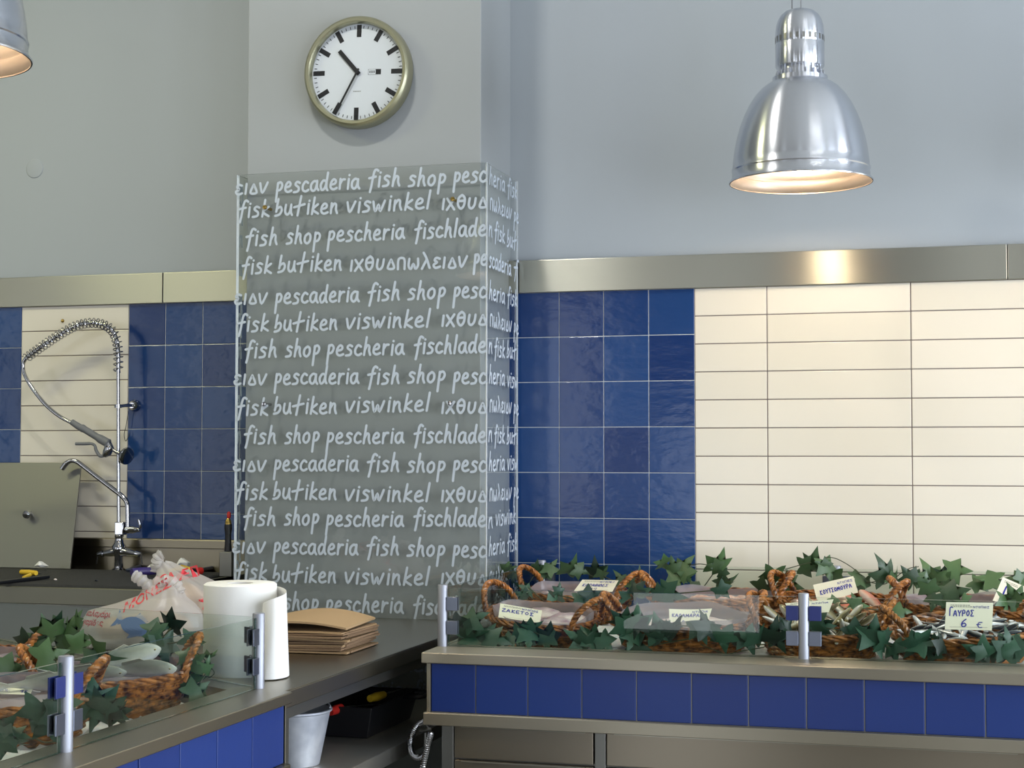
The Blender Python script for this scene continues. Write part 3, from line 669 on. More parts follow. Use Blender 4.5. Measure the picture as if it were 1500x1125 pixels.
# spring and hose
hp = spline([fp(173, 545), fp(173, 520), fp(171, 500), fp(164, 484), fp(150, 475), fp(132, 473), fp(110, 478), fp(88, 490), fp(68, 503), fp(50, 516), fp(38, 525)], 12)
mb = MB(); mb.tube(hp, .0078, 10); mb.build('hose_core', 'chrome', fc, world=True)
mb = MB(); P = hp; turns = 34; per = 14; L_ = [0]
for i in range(1, len(P)): L_.append(L_[-1] + (P[i] - P[i - 1]).length)
def atlen(s):
    for i in range(1, len(P)):
        if L_[i] >= s: k = (s - L_[i - 1]) / (L_[i] - L_[i - 1]); return P[i - 1].lerp(P[i], k), (P[i] - P[i - 1]).normalized()
    return P[-1], (P[-1] - P[-2]).normalized()
q = []
for k in range(turns * per + 1):
    f = k / (turns * per); f = f ** .92; c, t = atlen(f * L_[-1] * .999); u_ = Vector((0, 1, 0)); v_ = t.cross(u_).normalized(); an = 2 * PI * k / per
    q.append(c + (u_ * math.cos(an) + v_ * math.sin(an)) * .0165)
mb.tube(q, .0022, 6); mb.build('spring', 'chrome', fc, world=True)
mb = MB(); hh = spline([fp(38, 525), fp(34, 534), fp(36, 548), fp(47, 568), fp(66, 592), fp(86, 609), fp(106, 620)], 8); mb.tube(hh, .0068, 12); mb.build('hose', 'chrome', fc, world=True)
mb = MB(); mb.tube([fp(105, 618), fp(114, 624), fp(122, 629)], [.0105, .012, .012], 14); mb.tube(spline([fp(120, 627), fp(124, 629), fp(142, 640), fp(154, 647), fp(160, 650)], 3), [.014] * 3 + [.0125] * 4 + [.0155] * 4 + [.0165] * 1 + [.012], 14); gr = mb.build('grip', 'grey_plastic', fc, world=True)
mb = MB(); mb.tube([fp(158, 649), fp(160, 656), fp(157, 663), fp(153, 668)], [.013, .018, .017, .009], 14); mb.tube([fp(160, 655), fp(170, 662), fp(176, 664)], [.006, .006, .009], 12); mb.build('valve', 'chrome', fc, world=True)
mb = MB(); mb.tube(spline([fp(156, 666), fp(147, 668), fp(141, 660), fp(139, 653), fp(134, 650), fp(124, 650), fp(111, 650)], 5), [.006] * 14 + [.005] * 8 + [.006] * 9, 10); mb.build('trigger', 'grey_plastic', fc, world=True)
d = (fp(187, 669) - fp(176, 664)).normalized(); d = (d + Vector((.25, -.45, 0))).normalized(); q_ = d.to_track_quat('Z', 'Y').to_matrix().to_4x4()
mb = MB(); mb.lathe([(.006, -.012), (.010, -.004), (.026, .006), (.031, .012), (.031, .02), (.027, .022), (0, .018)], 24, Matrix.Translation(fp(181, 666)) @ q_); mb.build('spray_head', 'chrome', fc, world=True)
mb = MB(); c = atY(195.5, 594, -.012); mb.lathe([(0, .024), (.010, .024), (.016, .018), (.021, .008), (.021, 0)], 24, Matrix.Translation((c.x, -.0005, c.z)) @ RX); mb.tube([(c.x, -.02, c.z), (c.x, -.05, c.z), fp(175, 595)], .006, 10); mb.lathe([(.0078, -.006), (.013, -.006), (.013, .006), (.0078, .006)], 18, Matrix.Translation(fp(173, 595))); mb.build('wall_bracket', 'chrome', fc, world=True)
mb = MB(); mb.tube(spline([atY(188, 602, -.02), atY(185, 622, -.02), atY(182, 636, -.02), atY(184, 646, -.02), atY(188, 640, -.015), atY(190, 634, -.012)], 5), .0012, 6); tag(mb.build('wire_loop', 'black'), 'thin dark wire loop hanging below the round faucet wall bracket', 'wire')

# ------------------------------------------------------------------ tools and scraps on the sink
SM = SZ + .007
def s_at(u, v, z=SM): return atZ(u, v, z)
# knife tray
c = [s_at(186, 838), s_at(279, 840), s_at(334, 830), s_at(215, 829)]
tr = thing('knife_tray', 'slate blue tray of knives at the corner of the sink worktop', 'tray', (c[0] + c[2]) / 2)
q = [(p.x, p.y) for p in c]; mb = MB(); mb.prism(q, SM, SM + .003); mb.build('base', 'tray', tr, world=True, smooth=False)
mb = MB(); mb.tube([Vector((p.x, p.y, SM + .007)) for p in c], .0055, 8, True); mb.build('rim', 'tray', tr, world=True)
ZTR = SM + .004
def knife(label, hpts, rad, hm, blade=None, ring=None, flat=.6):
    """hpts: handle centre line (pixels on the tray plane), blade: end point"""
    P = [s_at(u, v, ZTR + rad) for u, v in hpts]; t = thing('fillet_knife', label, 'knife', P[0], 'knives on the sink')
    S = spline(P, 5); k = len(S); mb = MB(); mb.tube(S, [rad * (.75 + .3 * math.sin(PI * (.15 + .8 * i / (k - 1)))) for i in range(k)], 10); mb.build('handle', hm, t, world=True)
    if ring: mb = MB(); d = (P[-1] - P[-2]).normalized(); mb.tube([P[-1] - d * .004, P[-1] + d * .030], rad * .95, 10); mb.build('ferrule', ring, t, world=True)
    if blade:
        e = s_at(*blade, ZTR + rad); d = (e - P[-1]).normalized(); s = Vector((-d.y, d.x, 0)) * .012; mb = MB(); a = P[-1]
        vs = [a + s, a - s, e, a + s + Vector((0, 0, .002)), a - s + Vector((0, 0, .002)), e + Vector((0, 0, .001))]
        mb.add(vs, [(0, 2, 1), (3, 4, 5), (0, 1, 4, 3), (1, 2, 5, 4), (2, 0, 3, 5)]); mb.build('blade', 'bone', t, world=True, smooth=False)
    return t
knife('knife with thick purple handle lying across the slate tray', [(193, 838), (212, 837), (230, 836.5)], .0135, 'purple', (262, 838))
knife('knife with black handle and red collar lying in the slate tray', [(249, 839.5), (266, 839), (286, 837)], .0125, 'black', (301, 831), 'redp')
knife('plain black-handled knife behind the purple one in the slate tray', [(235, 835), (244, 834), (254, 834)], .011, 'black', (275, 833))
pa = [(248, 837), (281, 834), (266, 829.5)]
mb = MB(); V_ = [s_at(u, v, ZTR + .028) for u, v in pa]; mb.add(V_ + [p + Vector((0, 0, .006)) for p in V_], [(0, 2, 1), (3, 4, 5), (0, 1, 4, 3), (1, 2, 5, 4), (2, 0, 3, 5)])
tag(mb.build('scraper', 'yellow', smooth=False, bevel=.001), 'yellow plastic scraper lying on the black knife handle in the tray', 'scraper')
def scrap(label, cx, y, pts, m='white', name='paper_scrap'):
    Q = [atY(u, v, y + rnd.uniform(-.008, .008)) for u, v in pts]; n = len(Q); cc = sum(Q, Vector()) / n + Vector((0, -.012, 0)); mb = MB()
    bk = [p + Vector((0, .02, -.002)) for p in Q]
    mb.add([cc] + Q + bk, [(0, 1 + i, 1 + (i + 1) % n) for i in range(n)] + [(1 + i, 1 + n + i, 1 + n + (i + 1) % n, 1 + (i + 1) % n) for i in range(n)] + [tuple(range(1 + n, 1 + 2 * n))])
    return tag(mb.build(name, m, smooth=False), label, 'paper')
scrap('folded white paper standing behind the yellow scraper in the tray', 0, -.19, [(257, 829), (262, 820), (265, 817), (275, 824), (274, 829)])
scrap('crumpled white paper on the purple knife handle in the tray', 0, -.20, [(214, 832), (220, 827), (228, 826.5), (230, 830), (228, 833)])
scrap('small white paper scrap at the foot of the leaning steel lid', 0, -.25, [(50, 829), (57, 822), (62, 827), (67, 829), (60, 831)])
P = [s_at(31, 838, SM + .010), s_at(53, 839.5, SM + .010)]
t = thing('paring_knife', 'small yellow-handled knife lying on the rubber mat in front of the steel lid', 'knife', P[0], 'knives on the sink')
mb = MB(); mb.tube([P[0], P[0].lerp(P[1], .5), P[1]], [.008, .0095, .008], 10); mb.build('handle', 'yellow', t, world=True)
mb = MB(); mb.tube([s_at(44, 842, SM + .006), s_at(35, 846, SM + .005)], .006, 8); mb.build('handle', 'yellow', t, world=True)
mb = MB(); mb.tube([s_at(53, 839.8, SM + .008), s_at(60, 840.3, SM + .006)], [.004, .001], 6); mb.build('blade', 'bone', t, world=True)
P = [s_at(-20, 856, SM + .005), s_at(71, 845, SM + .007)]; mb = MB(); mb.tube([P[0], P[0].lerp(P[1], .5), P[1]], [.006, .0075, .006], 8); tag(mb.build('steel_rod', 'bone'), 'long dark rod lying near the front edge of the rubber mat', 'rod')
for lb, u, v in (('tiny white crumb in the middle of the rubber mat', 81, 849), ('tiny dark scrap of peel on the rubber mat before the faucet', 141, 850)):
    mb = MB(); mb.sphere(s_at(u, v, SM + .004), .006, 8, 5, (1, .7, .6)); tag(mb.build('food_scrap', 'squid' if 'white' in lb else 'bone'), lb, 'scrap')
# dark sharpening tool standing in a steel holder by the guard
y = -.30; b = atY(337, 842, y); hx = b.x
t = thing('sharpening_steel', 'black-handled tool with brass collar and red tip standing beside the acrylic guard', 'tool', (hx, y, SZ))
mb = MB(); mb.box((hx - .030, y - .02, SM), (hx + .014, y + .02, atY(337, 808, y).z)); mb.build('holder', 'dsteel', t, world=True, smooth=False, bevel=.002)
mb = MB(); zz = lambda v: atY(337, v, y).z; mb.lathe([(0, zz(808)), (.013, zz(807)), (.0105, zz(795)), (.010, zz(783)), (.013, zz(774)), (.012, zz(768)), (0, zz(767))], 18, Matrix.Translation((hx - .008, y, 0))); mb.build('handle', 'black', t, world=True)
mb = MB(); mb.lathe([(.011, zz(768)), (.010, zz(763)), (.005, zz(759)), (0, zz(758.5))], 18, Matrix.Translation((hx - .008, y, 0))); mb.build('collar', 'brass', t, world=True)
mb = MB(); mb.lathe([(.005, zz(759)), (.007, zz(756)), (.006, zz(751)), (0, zz(749))], 14, Matrix.Translation((hx - .006, y, 0))); mb.build('tip', 'redp', t, world=True)

# ------------------------------------------------------------------ paper towel roll
rx, ry, rr, rh = -1.664, -1.690, .0855, .2135
t = thing('paper_towel_roll', 'large white paper towel roll standing on the prep table with its end hanging loose', 'paper roll', (rx, ry, TZ))
mb = MB(); mb.lathe([(.030, .012), (.030, rh - .001), (rr - .006, rh), (rr, rh - .004), (rr, .004), (rr - .003, 0), (.030, 0)], 72); mb.build('roll', 'towel', t)
mb = MB(); mb.lathe([(.0295, .002), (.0295, rh - .008), (.027, rh - .008), (.027, .002)], 40); mb.build('core', 'core', t)
plan = spline([(-.02, .0865, 0), (.045, .0745, 0), (.090, .040, 0), (.120, -.005, 0), (.132, -.045, 0), (.126, -.075, 0), (.110, -.085, 0), (.094, -.078, 0)], 5)
mb = MB(); n = len(plan); rows = 9; vs = []
for j in range(rows):
    f = j / (rows - 1)
    for i, p in enumerate(plan):
        k = i / (n - 1); fl = 1 + .10 * (1 - f) * math.sin(PI * min(1, k * 1.2)); top = rh - .014 - .030 * k ** 2
        wv = .006 * math.sin(9 * k + 3 * f) * k
        vs.append((p.x * fl + wv * .6, p.y * fl - wv - .014 * (1 - f) * k, .003 + f * top))
mb.add(vs, [(j * n + i, j * n + i + 1, (j + 1) * n + i + 1, (j + 1) * n + i) for j in range(rows - 1) for i in range(n - 1)]); mb.build('loose_sheet', 'towel', t, angle=60)

# ------------------------------------------------------------------ stack of kraft paper bags
zb0 = TZ + .0008
for k in range(11):
    th = .0042; dx, dy, a = rnd.uniform(-.008, .008), rnd.uniform(-.008, .008), rnd.uniform(-.03, .03)
    if k == 10: dx, dy, a, th = -.002, .0, .05, .005
    t = thing('paper_bag', 'flat brown paper bag in the stack on the prep table' if k < 10 else 'brown paper bag bowed up on top of the stack on the prep table', 'paper bag', mtx=Matrix.Translation((-1.735 + dx, -1.175 + dy, zb0)) @ Matrix.Rotation(a, 4, 'Z'), group='brown paper bags in the stack')
    nx, ny = 22, 6; vs = []; lift = .0 if k < 5 else .0016 * (k - 4)
    if k == 10: lift = .030
    for s in (0, 1):
        for i in range(nx + 1):
            for j in range(ny + 1):
                fx, fy = i / nx, j / ny; x = -.175 + .35 * fx; yy = -.122 + .244 * fy
                zz_ = lift * math.sin(PI * min(1, max(0, 1.15 - fx * 1.05))) * (.6 + .4 * fy) + (.012 * (1 - fx) if k == 10 else 0) + .0015 * math.sin(5 * fx + k)*(k>2)
                zz_ += (.004 * abs(math.sin(k * 2.1)) * fx ** 4)
                vs.append((x, yy, zz_ + .0015 + s * th))
    N1 = (nx + 1) * (ny + 1); fs = []
    for i in range(nx):
        for j in range(ny):
            q = (i * (ny + 1) + j, (i + 1) * (ny + 1) + j, (i + 1) * (ny + 1) + j + 1, i * (ny + 1) + j + 1); fs += [q[::-1], tuple(v + N1 for v in q)]
    for i in range(nx):
        for j in (0, ny): a_, b_ = i * (ny + 1) + j, (i + 1) * (ny + 1) + j; fs.append((a_, b_, b_ + N1, a_ + N1))
    for j in range(ny):
        for i in (0, nx): a_, b_ = i * (ny + 1) + j, i * (ny + 1) + j + 1; fs.append((a_, b_, b_ + N1, a_ + N1))
    mb = MB(); mb.add(vs, fs); mb.build('sheet', 'kraft' if k == 10 else ('kraft2' if k % 3 else 'kraft'), t)
    mb = MB(); zf = lift * .35 * (k != 10)
    mb.box((.1755, -.10, .002 + (.004 * abs(math.sin(k * 2.1))) ), (.178, .11, .0015 + th + .0012)); mb.build('folded_base', 'kraft2', t, smooth=False)
    zb0 += th + .0009

# ------------------------------------------------------------------ carrier bags
def blob(mb, f, n=40, k=24):
    vs = []; fs = []
    for i in range(k + 1):
        for j in range(n): vs.append(f(i / k, 2 * PI * j / n))
    for i in range(k):
        for j in range(n): fs.append((i * n + j, i * n + (j + 1) % n, (i + 1) * n + (j + 1) % n, (i + 1) * n + j))
    mb.add(vs, fs)
def carrier(label, root, rings, seed, knots, parcels):
    """rings: (z, centre x, centre y, half width, half depth) above the table, from bottom to neck"""
    t = thing('carrier_bag', label, 'bag', root, 'tied carrier bags')
    rs = random.Random(seed); ph = [rs.uniform(0, 6) for _ in range(6)]
    def f(s, a):
        x = s * (len(rings) - 1); i = min(int(x), len(rings) - 2); k = x - i; k = k * k * (3 - 2 * k)
        z, cx, cy, hw, hd = [rings[i][q] * (1 - k) + rings[i + 1][q] * k for q in range(5)]
        cr = 1 + (.05 * math.sin(5 * a + ph[0] + 4 * s) + .035 * math.sin(9 * a + ph[1] - 3 * s) + .02 * math.sin(15 * a + ph[2])) * (.4 + s)
        c, sn = math.cos(a), math.sin(a); e = .8
        return (cx + hw * cr * math.copysign(abs(c) ** e, c), cy + hd * cr * math.copysign(abs(sn) ** e, sn), z + .006 * math.sin(3 * a + ph[3]) * s)
    mb = MB(); blob(mb, f, 56, 30); body = mb.build('body', 'bag', t, angle=80)
    for kn in knots:
        mb = MB(); S = spline([Vector(p) for p in kn], 6); k = len(S); mb.tube(S, [.012 + .006 * math.sin(i * 1.9 + seed) * .5 + .004 * math.sin(PI * i / k) for i in range(k)], 9); mb.build('tied_handle', 'bag', t)
    for p, s in parcels:
        mb = MB(); mb.sphere(p, 1, 18, 10, s); mb.build('parcel', 'parcel', t)
    return t, body
def bprint(root, body, txt_mb, name, m):
    """press flat print (built in front, in root space as x, z) onto the bag surface"""
    dg = bpy.context.evaluated_depsgraph_get(); bv = BVHTree.FromObject(body, dg); out = []
    for p in txt_mb.v:
        h = bv.ray_cast(Vector((p[0], -.6, p[2])), Vector((0, 1, 0)))
        out.append(h[0] + Vector((0, -.0014, 0)) if h[0] else Vector((p[0], -.02, p[2])))
    txt_mb.v = [tuple(p) for p in out]; return txt_mb.build(name, m, body, smooth=False)
def print_text(mb, txt, x, z, size, ang=0, shear=0, bold=.0):
    cu = bpy.data.curves.new('print', 'FONT'); cu.body = txt; cu.size = size; cu.resolution_u = 2; cu.offset = bold; o = bpy.data.objects.new('print', cu); COL.objects.link(o)
    me = o.to_mesh(); bm = bmesh.new(); bm.from_mesh(me); bmesh.ops.triangulate(bm, faces=bm.faces)
    c, s = math.cos(ang), math.sin(ang); mb.add([(x + v.co.x * c - v.co.y * s, 0, z + v.co.x * s + v.co.y * c) for v in bm.verts], [tuple(v.index for v in f.verts) for f in bm.faces])
    bm.free(); o.to_mesh_clear(); bpy.data.objects.remove(o); bpy.data.curves.remove(cu)
def fish_print(mb, x, z, L, ang=0):
    """a plain fish outline, head to the right"""
    c, s = math.cos(ang), math.sin(ang)
    def pl(px, pz): return (x + px * L * c - pz * L * s, 0, z + px * L * s + pz * L * c)
    n = 26; rows = 8; vs = []
    for i in range(n + 1):
        f = i / n; h = .20 * math.sin(PI * f ** .8) ** .8 if 0 < f < 1 else 0
        for k in range(rows + 1): vs.append(pl(.2 + .8 * f, h * (.9 - 1.75 * k / rows)))
    mb.add(vs, [(i * (rows + 1) + k, (i + 1) * (rows + 1) + k, (i + 1) * (rows + 1) + k + 1, i * (rows + 1) + k + 1) for i in range(n) for k in range(rows)])
    mb.add([pl(.24, .03), pl(0, .17), pl(.07, 0), pl(0, -.17), pl(.24, -.03)], [(0, 1, 2), (0, 2, 4), (2, 3, 4)])
    mb.add([pl(.45, .15), pl(.52, .27), pl(.78, .17)], [(0, 1, 2)]); mb.add([pl(.5, -.15), pl(.45, -.27), pl(.66, -.16)], [(0, 1, 2)])
r1 = Vector((-2.135, -1.30, TZ + .001))
b1, body1 = carrier('tied white carrier bag printed with a blue fish and small red lines', r1,
    [(.001, .0, 0, .14, .085), (.02, .0, 0, .165, .10), (.06, .005, 0, .17, .10), (.095, .015, 0, .155, .085), (.115, .045, .0, .105, .065), (.135, .06, 0, .062, .045), (.155, .062, 0, .050, .036), (.165, .065, 0, .03, .02), (.168, .066, 0, .004, .004)], 3,
    [[(.045, -.01, .145), (.020, -.012, .168), (-.005, -.015, .186), (-.018, -.015, .192)], [(.05, 0, .155), (.075, -.005, .178), (.10, 0, .166), (.112, 0, .145)], [(.02, 0, .15), (.045, .0, .172), (.07, 0, .158)]],
    [((.045, 0, .055), (.10, .068, .045)), ((-.06, .005, .045), (.075, .06, .036))])
tm = MB(); print_text(tm, 'ΜΟΝΕΣ', -.016, .098, .036, .55, bold=.0006); bprint(b1, body1, tm, 'red_print', 'red')
tm = MB(); print_text(tm, 'καλαμάρι', -.142, .086, .020, 0, bold=.0004); print_text(tm, 'γαρίδες', -.142, .064, .020, 0, bold=.0004); bprint(b1, body1, tm, 'small_print', 'dred')
tm = MB(); fish_print(tm, -.035, .085, .13, -.28); bprint(b1, body1, tm, 'fish_emblem', 'bluep')
r2 = Vector((-2.125, -1.04, TZ + .001))
b2, body2 = carrier('tied white carrier bag holding brown parcels, beside the paper towel roll', r2,
    [(.001, .0, 0, .13, .09), (.02, .0, 0, .15, .10), (.07, .0, 0, .15, .10), (.12, -.01, 0, .125, .085), (.155, -.03, .0, .085, .06), (.178, -.05, 0, .052, .04), (.193, -.07, 0, .034, .028), (.205, -.085, 0, .02, .018), (.207, -.086, 0, .004, .004)], 5,
    [[(-.08, -.01, .185), (-.098, -.015, .205), (-.092, -.02, .225), (-.082, -.015, .232)], [(-.07, 0, .185), (-.10, -.01, .20), (-.105, -.015, .18)]],
    [((-.03, 0, .085), (.075, .065, .068)), ((.075, .0, .065), (.055, .06, .055))])
tm = MB(); print_text(tm, 'ΜΟΝΕΠ', -.105, .135, .040, .28, bold=.0006); bprint(b2, body2, tm, 'red_print', 'red')
tm = MB(); print_text(tm, 'ΣΚ', .08, .085, .042, .6, bold=.001); bprint(b2, body2, tm, 'red_print', 'red')

# ------------------------------------------------------------------ pail and tub on the shelf under the table
pc = Vector((-1.605, -1.50, .690)); t = thing('zinc_pail', 'dented pale zinc pail on the shelf under the prep table', 'pail', pc)
mb = MB(); pr = [(0, .003), (.056, .003), (.057, 0), (.060, .002), (.086, .128), (.091, .131), (.0915, .135), (.088, .136), (.0845, .130), (.058, .008), (0, .008)]; mb.lathe(pr, 56); mb.v = [(x * (1 + .012 * math.sin(3 * math.atan2(y, x) + z * 40)), y * (1 + .012 * math.sin(5 * math.atan2(y, x) - z * 30)), z) for x, y, z in mb.v]; mb.build('pail', 'zinc', t)
mb = MB(); mb.obox(Matrix.Rotation(R(-40), 4, 'Z') @ Matrix.Translation((0, -.0815, .108)) @ Matrix.Rotation(R(12), 4, 'X'), (.012, .004, .016)); mb.build('handle_slot', 'black', t, smooth=False)
mb = MB(); mb.tube([(.086 * math.cos(a), .086 * math.sin(a) , .137 + .012 * math.sin(a) ** 2) for a in [PI * .1 + PI * .8 * i / 16 for i in range(17)]], .0022, 6); mb.build('bail', 'zinc', t)
t = thing('black_tub', 'black plastic tub of knives on the shelf under the prep table', 'tub', (-1.66, -.95, .69))
mb = MB(); lo = [(-.15, -.17), (.10, -.17), (.10, .17), (-.15, .17)]; up_ = [(-.17, -.19), (.12, -.19), (.12, .19), (-.17, .19)]; V_ = [(x, y, .001) for x, y in lo] + [(x, y, .085) for x, y in up_]; I_ = [(x * .93, y * .95, .006) for x, y in lo] + [(x * .95, y * .96, .085) for x, y in up_]
mb.add(V_ + I_, [(0, 3, 2, 1)] + [(i, (i + 1) % 4, 4 + (i + 1) % 4, 4 + i) for i in range(4)] + [(8, 9, 10, 11)] + [(8 + i, 12 + i, 12 + (i + 1) % 4, 8 + (i + 1) % 4) for i in range(4)] + [(4 + i, 4 + (i + 1) % 4, 12 + (i + 1) % 4, 12 + i) for i in range(4)]); mb.build('tub', 'black', t, smooth=False, bevel=.004)
mb = MB(); mb.tube(spline([(.12, .06, .08), (.165, .06, .082), (.175, .10, .082), (.165, .15, .082), (.12, .15, .08)], 4), .007, 8); mb.build('side_handle', 'black', t)
for lb, m, a, b, bl in (('red-handled knife lying across the black tub', 'redp', tuple(atY(484, 1043, -1.16)), tuple(atY(500, 1036, -1.11)), tuple(atY(596, 1030, -.80))), ('yellow-handled knife in the black tub', 'yellow', (-1.60, -1.0, .778), (-1.585, -.93, .780), (-1.56, -.80, .782))):
    t = thing('fillet_knife', lb, 'knife', a); mb = MB(); mb.tube([a, Vector(a).lerp(Vector(b), .5), b], [.010, .013, .010], 10); mb.build('handle', m, t, world=True)
    mb = MB(); A, B = Vector(b), Vector(bl); s = Vector((.012, 0, 0)); mb.add([A + s, A - s, B, A + s + Vector((0, 0, .002)), A - s + Vector((0, 0, .002)), B + Vector((0, 0, .001))], [(0, 2, 1), (3, 4, 5), (0, 1, 4, 3), (1, 2, 5, 4), (2, 0, 3, 5)]); mb.build('blade', 'bone', t, world=True, smooth=False)
# hose and pipe at the end of the tall counter
t = thing('shower_hose', 'chrome flexible hose looped from the side of the tall counter', 'hose', (-1.37, -1.15, .75))
yh = -1.17
hs = spline([atY(628, 1062, yh + .10), atY(622, 1057, yh + .06), atY(611, 1062, yh + .03), atY(603, 1078, yh), atY(601, 1092, yh), atY(605, 1106, yh - .01), atY(614, 1110, yh - .02), atY(623, 1103, yh - .03), atY(629, 1085, yh - .035), atY(630, 1075, yh - .05), atY(627, 1090, yh - .06), atY(622, 1112, yh - .06), atY(617, 1140, yh - .06), atY(610, 1200, yh - .06)], 22)
k = len(hs); mb = MB(); mb.tube(hs, [.0082 + .0008 * math.sin(i * 2.1) for i in range(k)], 10); mb.build('hose', 'chrome', t, world=True)
mb = MB(); a = atY(623, 1073, yh + .06); mb.tube([a, a + Vector((0, 0, -.035))], .004, 8); mb.tube([a + Vector((-.016, 0, .004)), a + Vector((.018, 0, .010))], .004, 8); mb.build('hook', 'dsteel', t, world=True)
mb = MB(); mb.tube([(-1.325, -1.15, .755), (-1.30, -1.215, .30), (-1.30, -1.215, .01)], .012, 12); tag(mb.build('drain_pipe', 'dsteel'), 'grey pipe running down beside the end of the tall counter cabinet', 'pipe')
mb = MB(); mb.sphere((-1.50, -1.62, .70), .018, 9, 6, (1.2, .8, .6)); tag(mb.build('lettuce_scrap', 'yellow' if 0 else 'squid'), 'pale crumpled scrap lying on the shelf in front of the zinc pail', 'scrap')

# ------------------------------------------------------------------ ice
def ice(name, label, poly_fn, nx, ny, zf, seed):
    rs = random.Random(seed); vs = []; fs = []
    for j in range(ny + 1):
        for i in range(nx + 1):
            x, y = poly_fn(i / nx, j / ny); e = (i in (0, nx) or j in (0, ny))
            vs.append((x, y, zf(x, y) + (0 if e else rs.uniform(-.007, .009))))
    for j in range(ny):
        for i in range(nx): a = j * (nx + 1) + i; fs.append((a, a + 1, a + nx + 2, a + nx + 1))
    mb = MB(); mb.add(vs, fs); o = mb.build(name, 'ice', smooth=True, angle=80); o['kind'] = 'stuff'; return tag(o, label, 'ice')
def zr(x, y): return .916 + .042 * (y + 1.04) / .94
def zl(x, y): return .893
ice('crushed_ice', 'white crushed ice under the baskets in the tall counter', lambda a, b: (hx0 + .001 + (hx1 - hx0 - .002) * a, hy0 + .001 + (hy1 - hy0 - .002) * b), 150, 60, zr, 4)
def lpoly(a, b):
    x = -1.56 - .97 * a; y1 = endpt(x, .088)[1]; y0 = -3.6; return x, y0 + (y1 - y0) * b
ice('crushed_ice', 'crushed ice under the baskets in the low corner counter', lpoly, 50, 90, zl, 6)

# ------------------------------------------------------------------ wicker baskets
BA, BB, BH = .172, .130, .084
def make_basket(mtx, label):
    t = thing('wicker_basket', label, 'basket', mtx=mtx, group='oval wicker fish baskets')
    rs = random.Random(2); mb = MB(); ns = 30; N = 120
    def wall(z): k = z / BH; return .78 + .22 * k ** .8
    for r in range(11):
        z = .004 + r * (BH - .012) / 10; w_ = wall(z); q = []
        for i in range(N):
            a = 2 * PI * i / N; s = .0032 * math.cos(ns / 2 * a + (PI if r % 2 else 0)) + rs.uniform(-.0007, .0007)
            q.append(((BA * w_ + s) * math.cos(a), (BB * w_ + s) * math.sin(a), z + .0012 * math.sin(3 * a + r)))
        mb.tube(q, .0042 + rs.uniform(-.0006, .0004), 5, True)
    for k in range(ns):
        a = 2 * PI * k / ns; mb.tube([(BA * wall(z) * math.cos(a), BB * wall(z) * math.sin(a), z) for z in (.0, .03, .06, BH - .006)], .003, 5)
    o = MB(); pts = [(BA * .79 * math.cos(2 * PI * i / 40), BB * .79 * math.sin(2 * PI * i / 40)) for i in range(40)]; mb.prism(pts, .001, .006)
    mb.build('body', 'wicker', t)
    mb = MB(); rope(mb, [(BA * 1.005 * math.cos(2 * PI * i / 150), BB * 1.007 * math.sin(2 * PI * i / 150), BH - .004) for i in range(150)], .0052, .0046, 11, 3, 5, True); mb.build('rim', 'wicker', t)
    for sx in (-1, 1):
        mb = MB(); P = []
        for i in range(41):
            f = i / 40; an = PI * f; yy = -.068 * math.cos(an); up_ = math.sin(an) ** .75
            xx = BA * math.sqrt(max(0, 1 - (yy / BB) ** 2)) + .004 + .016 * up_
            P.append((sx * xx, yy, BH - .020 + .084 * up_))
        rope(mb, P, .0050, .0048, 7, 3, 6); mb.build('handle', 'wicker', t)
    return t
BK = {}
def bmtx(u, v, y, zfn, rot, tilt, s):
    p = atY(u, v, y); return Matrix.Translation((p.x, y, zfn(p.x, y) + .006)) @ Matrix.Rotation(R(tilt), 4, 'X') @ Matrix.Rotation(R(rot), 4, 'Z') @ Matrix.Diagonal((s[0], s[1], s[2], 1))
SPEC = [('F1', 797, 905, -.875, zr, -26, 9, (1, .92, 1), 'oval wicker basket of greyish fillets, nearest the left end of the tall counter'),
        ('F2', 1003, 905, -.865, zr, 8, 9, (1.12, .95, 1), 'oval wicker basket of white squid between the left-end fillets and the glass post'),
        ('F3', 1203, 912, -.875, zr, -6, 11, (.98, 1, 1), 'oval wicker basket of small olive fish behind the middle glass post'),
        ('F4', 1415, 915, -.870, zr, 24, 10, (1.14, 1, 1), 'oval wicker basket of slim silver anchovies behind the 6 euro card'),
        ('B1', 848, 870, -.40, zr, -14, 3, (1.02, .95, 1), 'oval wicker basket of pale fillets in front of the blue tiles'),
        ('B2', 1050, 868, -.40, zr, 10, 3, (1.16, 1, 1), 'oval wicker basket of shrimp at the corner of blue and cream tiles'),
        ('B3', 1228, 868, -.43, zr, -16, 5, (1.05, 1, 1), 'oval wicker basket of red mullet at the back of the tall counter'),
        ('B4', 1415, 868, -.42, zr, 6, 3, (1.1, 1, 1), 'oval wicker basket of lilac fish at the back, below the leaning right-hand card')]
def lmtx(x, y, rot, tilt, s): return Matrix.Translation((x, y, zl(x, y) + .006)) @ Matrix.Rotation(R(tilt), 4, 'X') @ Matrix.Rotation(R(rot), 4, 'Z') @ Matrix.Diagonal((s[0], s[1], s[2], 1))
MT = {a[0]: (bmtx(*a[1:8]), a[8]) for a in SPEC}
MT['L1'] = (lmtx(-1.785, -2.06, 30, 5, (.98, .95, 1)), 'oval wicker basket of large silver bream in the low corner counter')
MT['L2'] = (lmtx(-2.235, -1.93, 10, 4, (1, 1, 1)), 'oval wicker basket partly cut off by the frame at the back of the corner counter')
MT['L3'] = (lmtx(-1.825, -2.40, 12, 6, (1.05, 1, 1)), 'oval wicker basket behind the near glass post in the low corner counter')
first = None
for k, (m, lb) in MT.items():
    if first is None: first = make_basket(m, lb)
    else: copy_tree(first, m, lb)

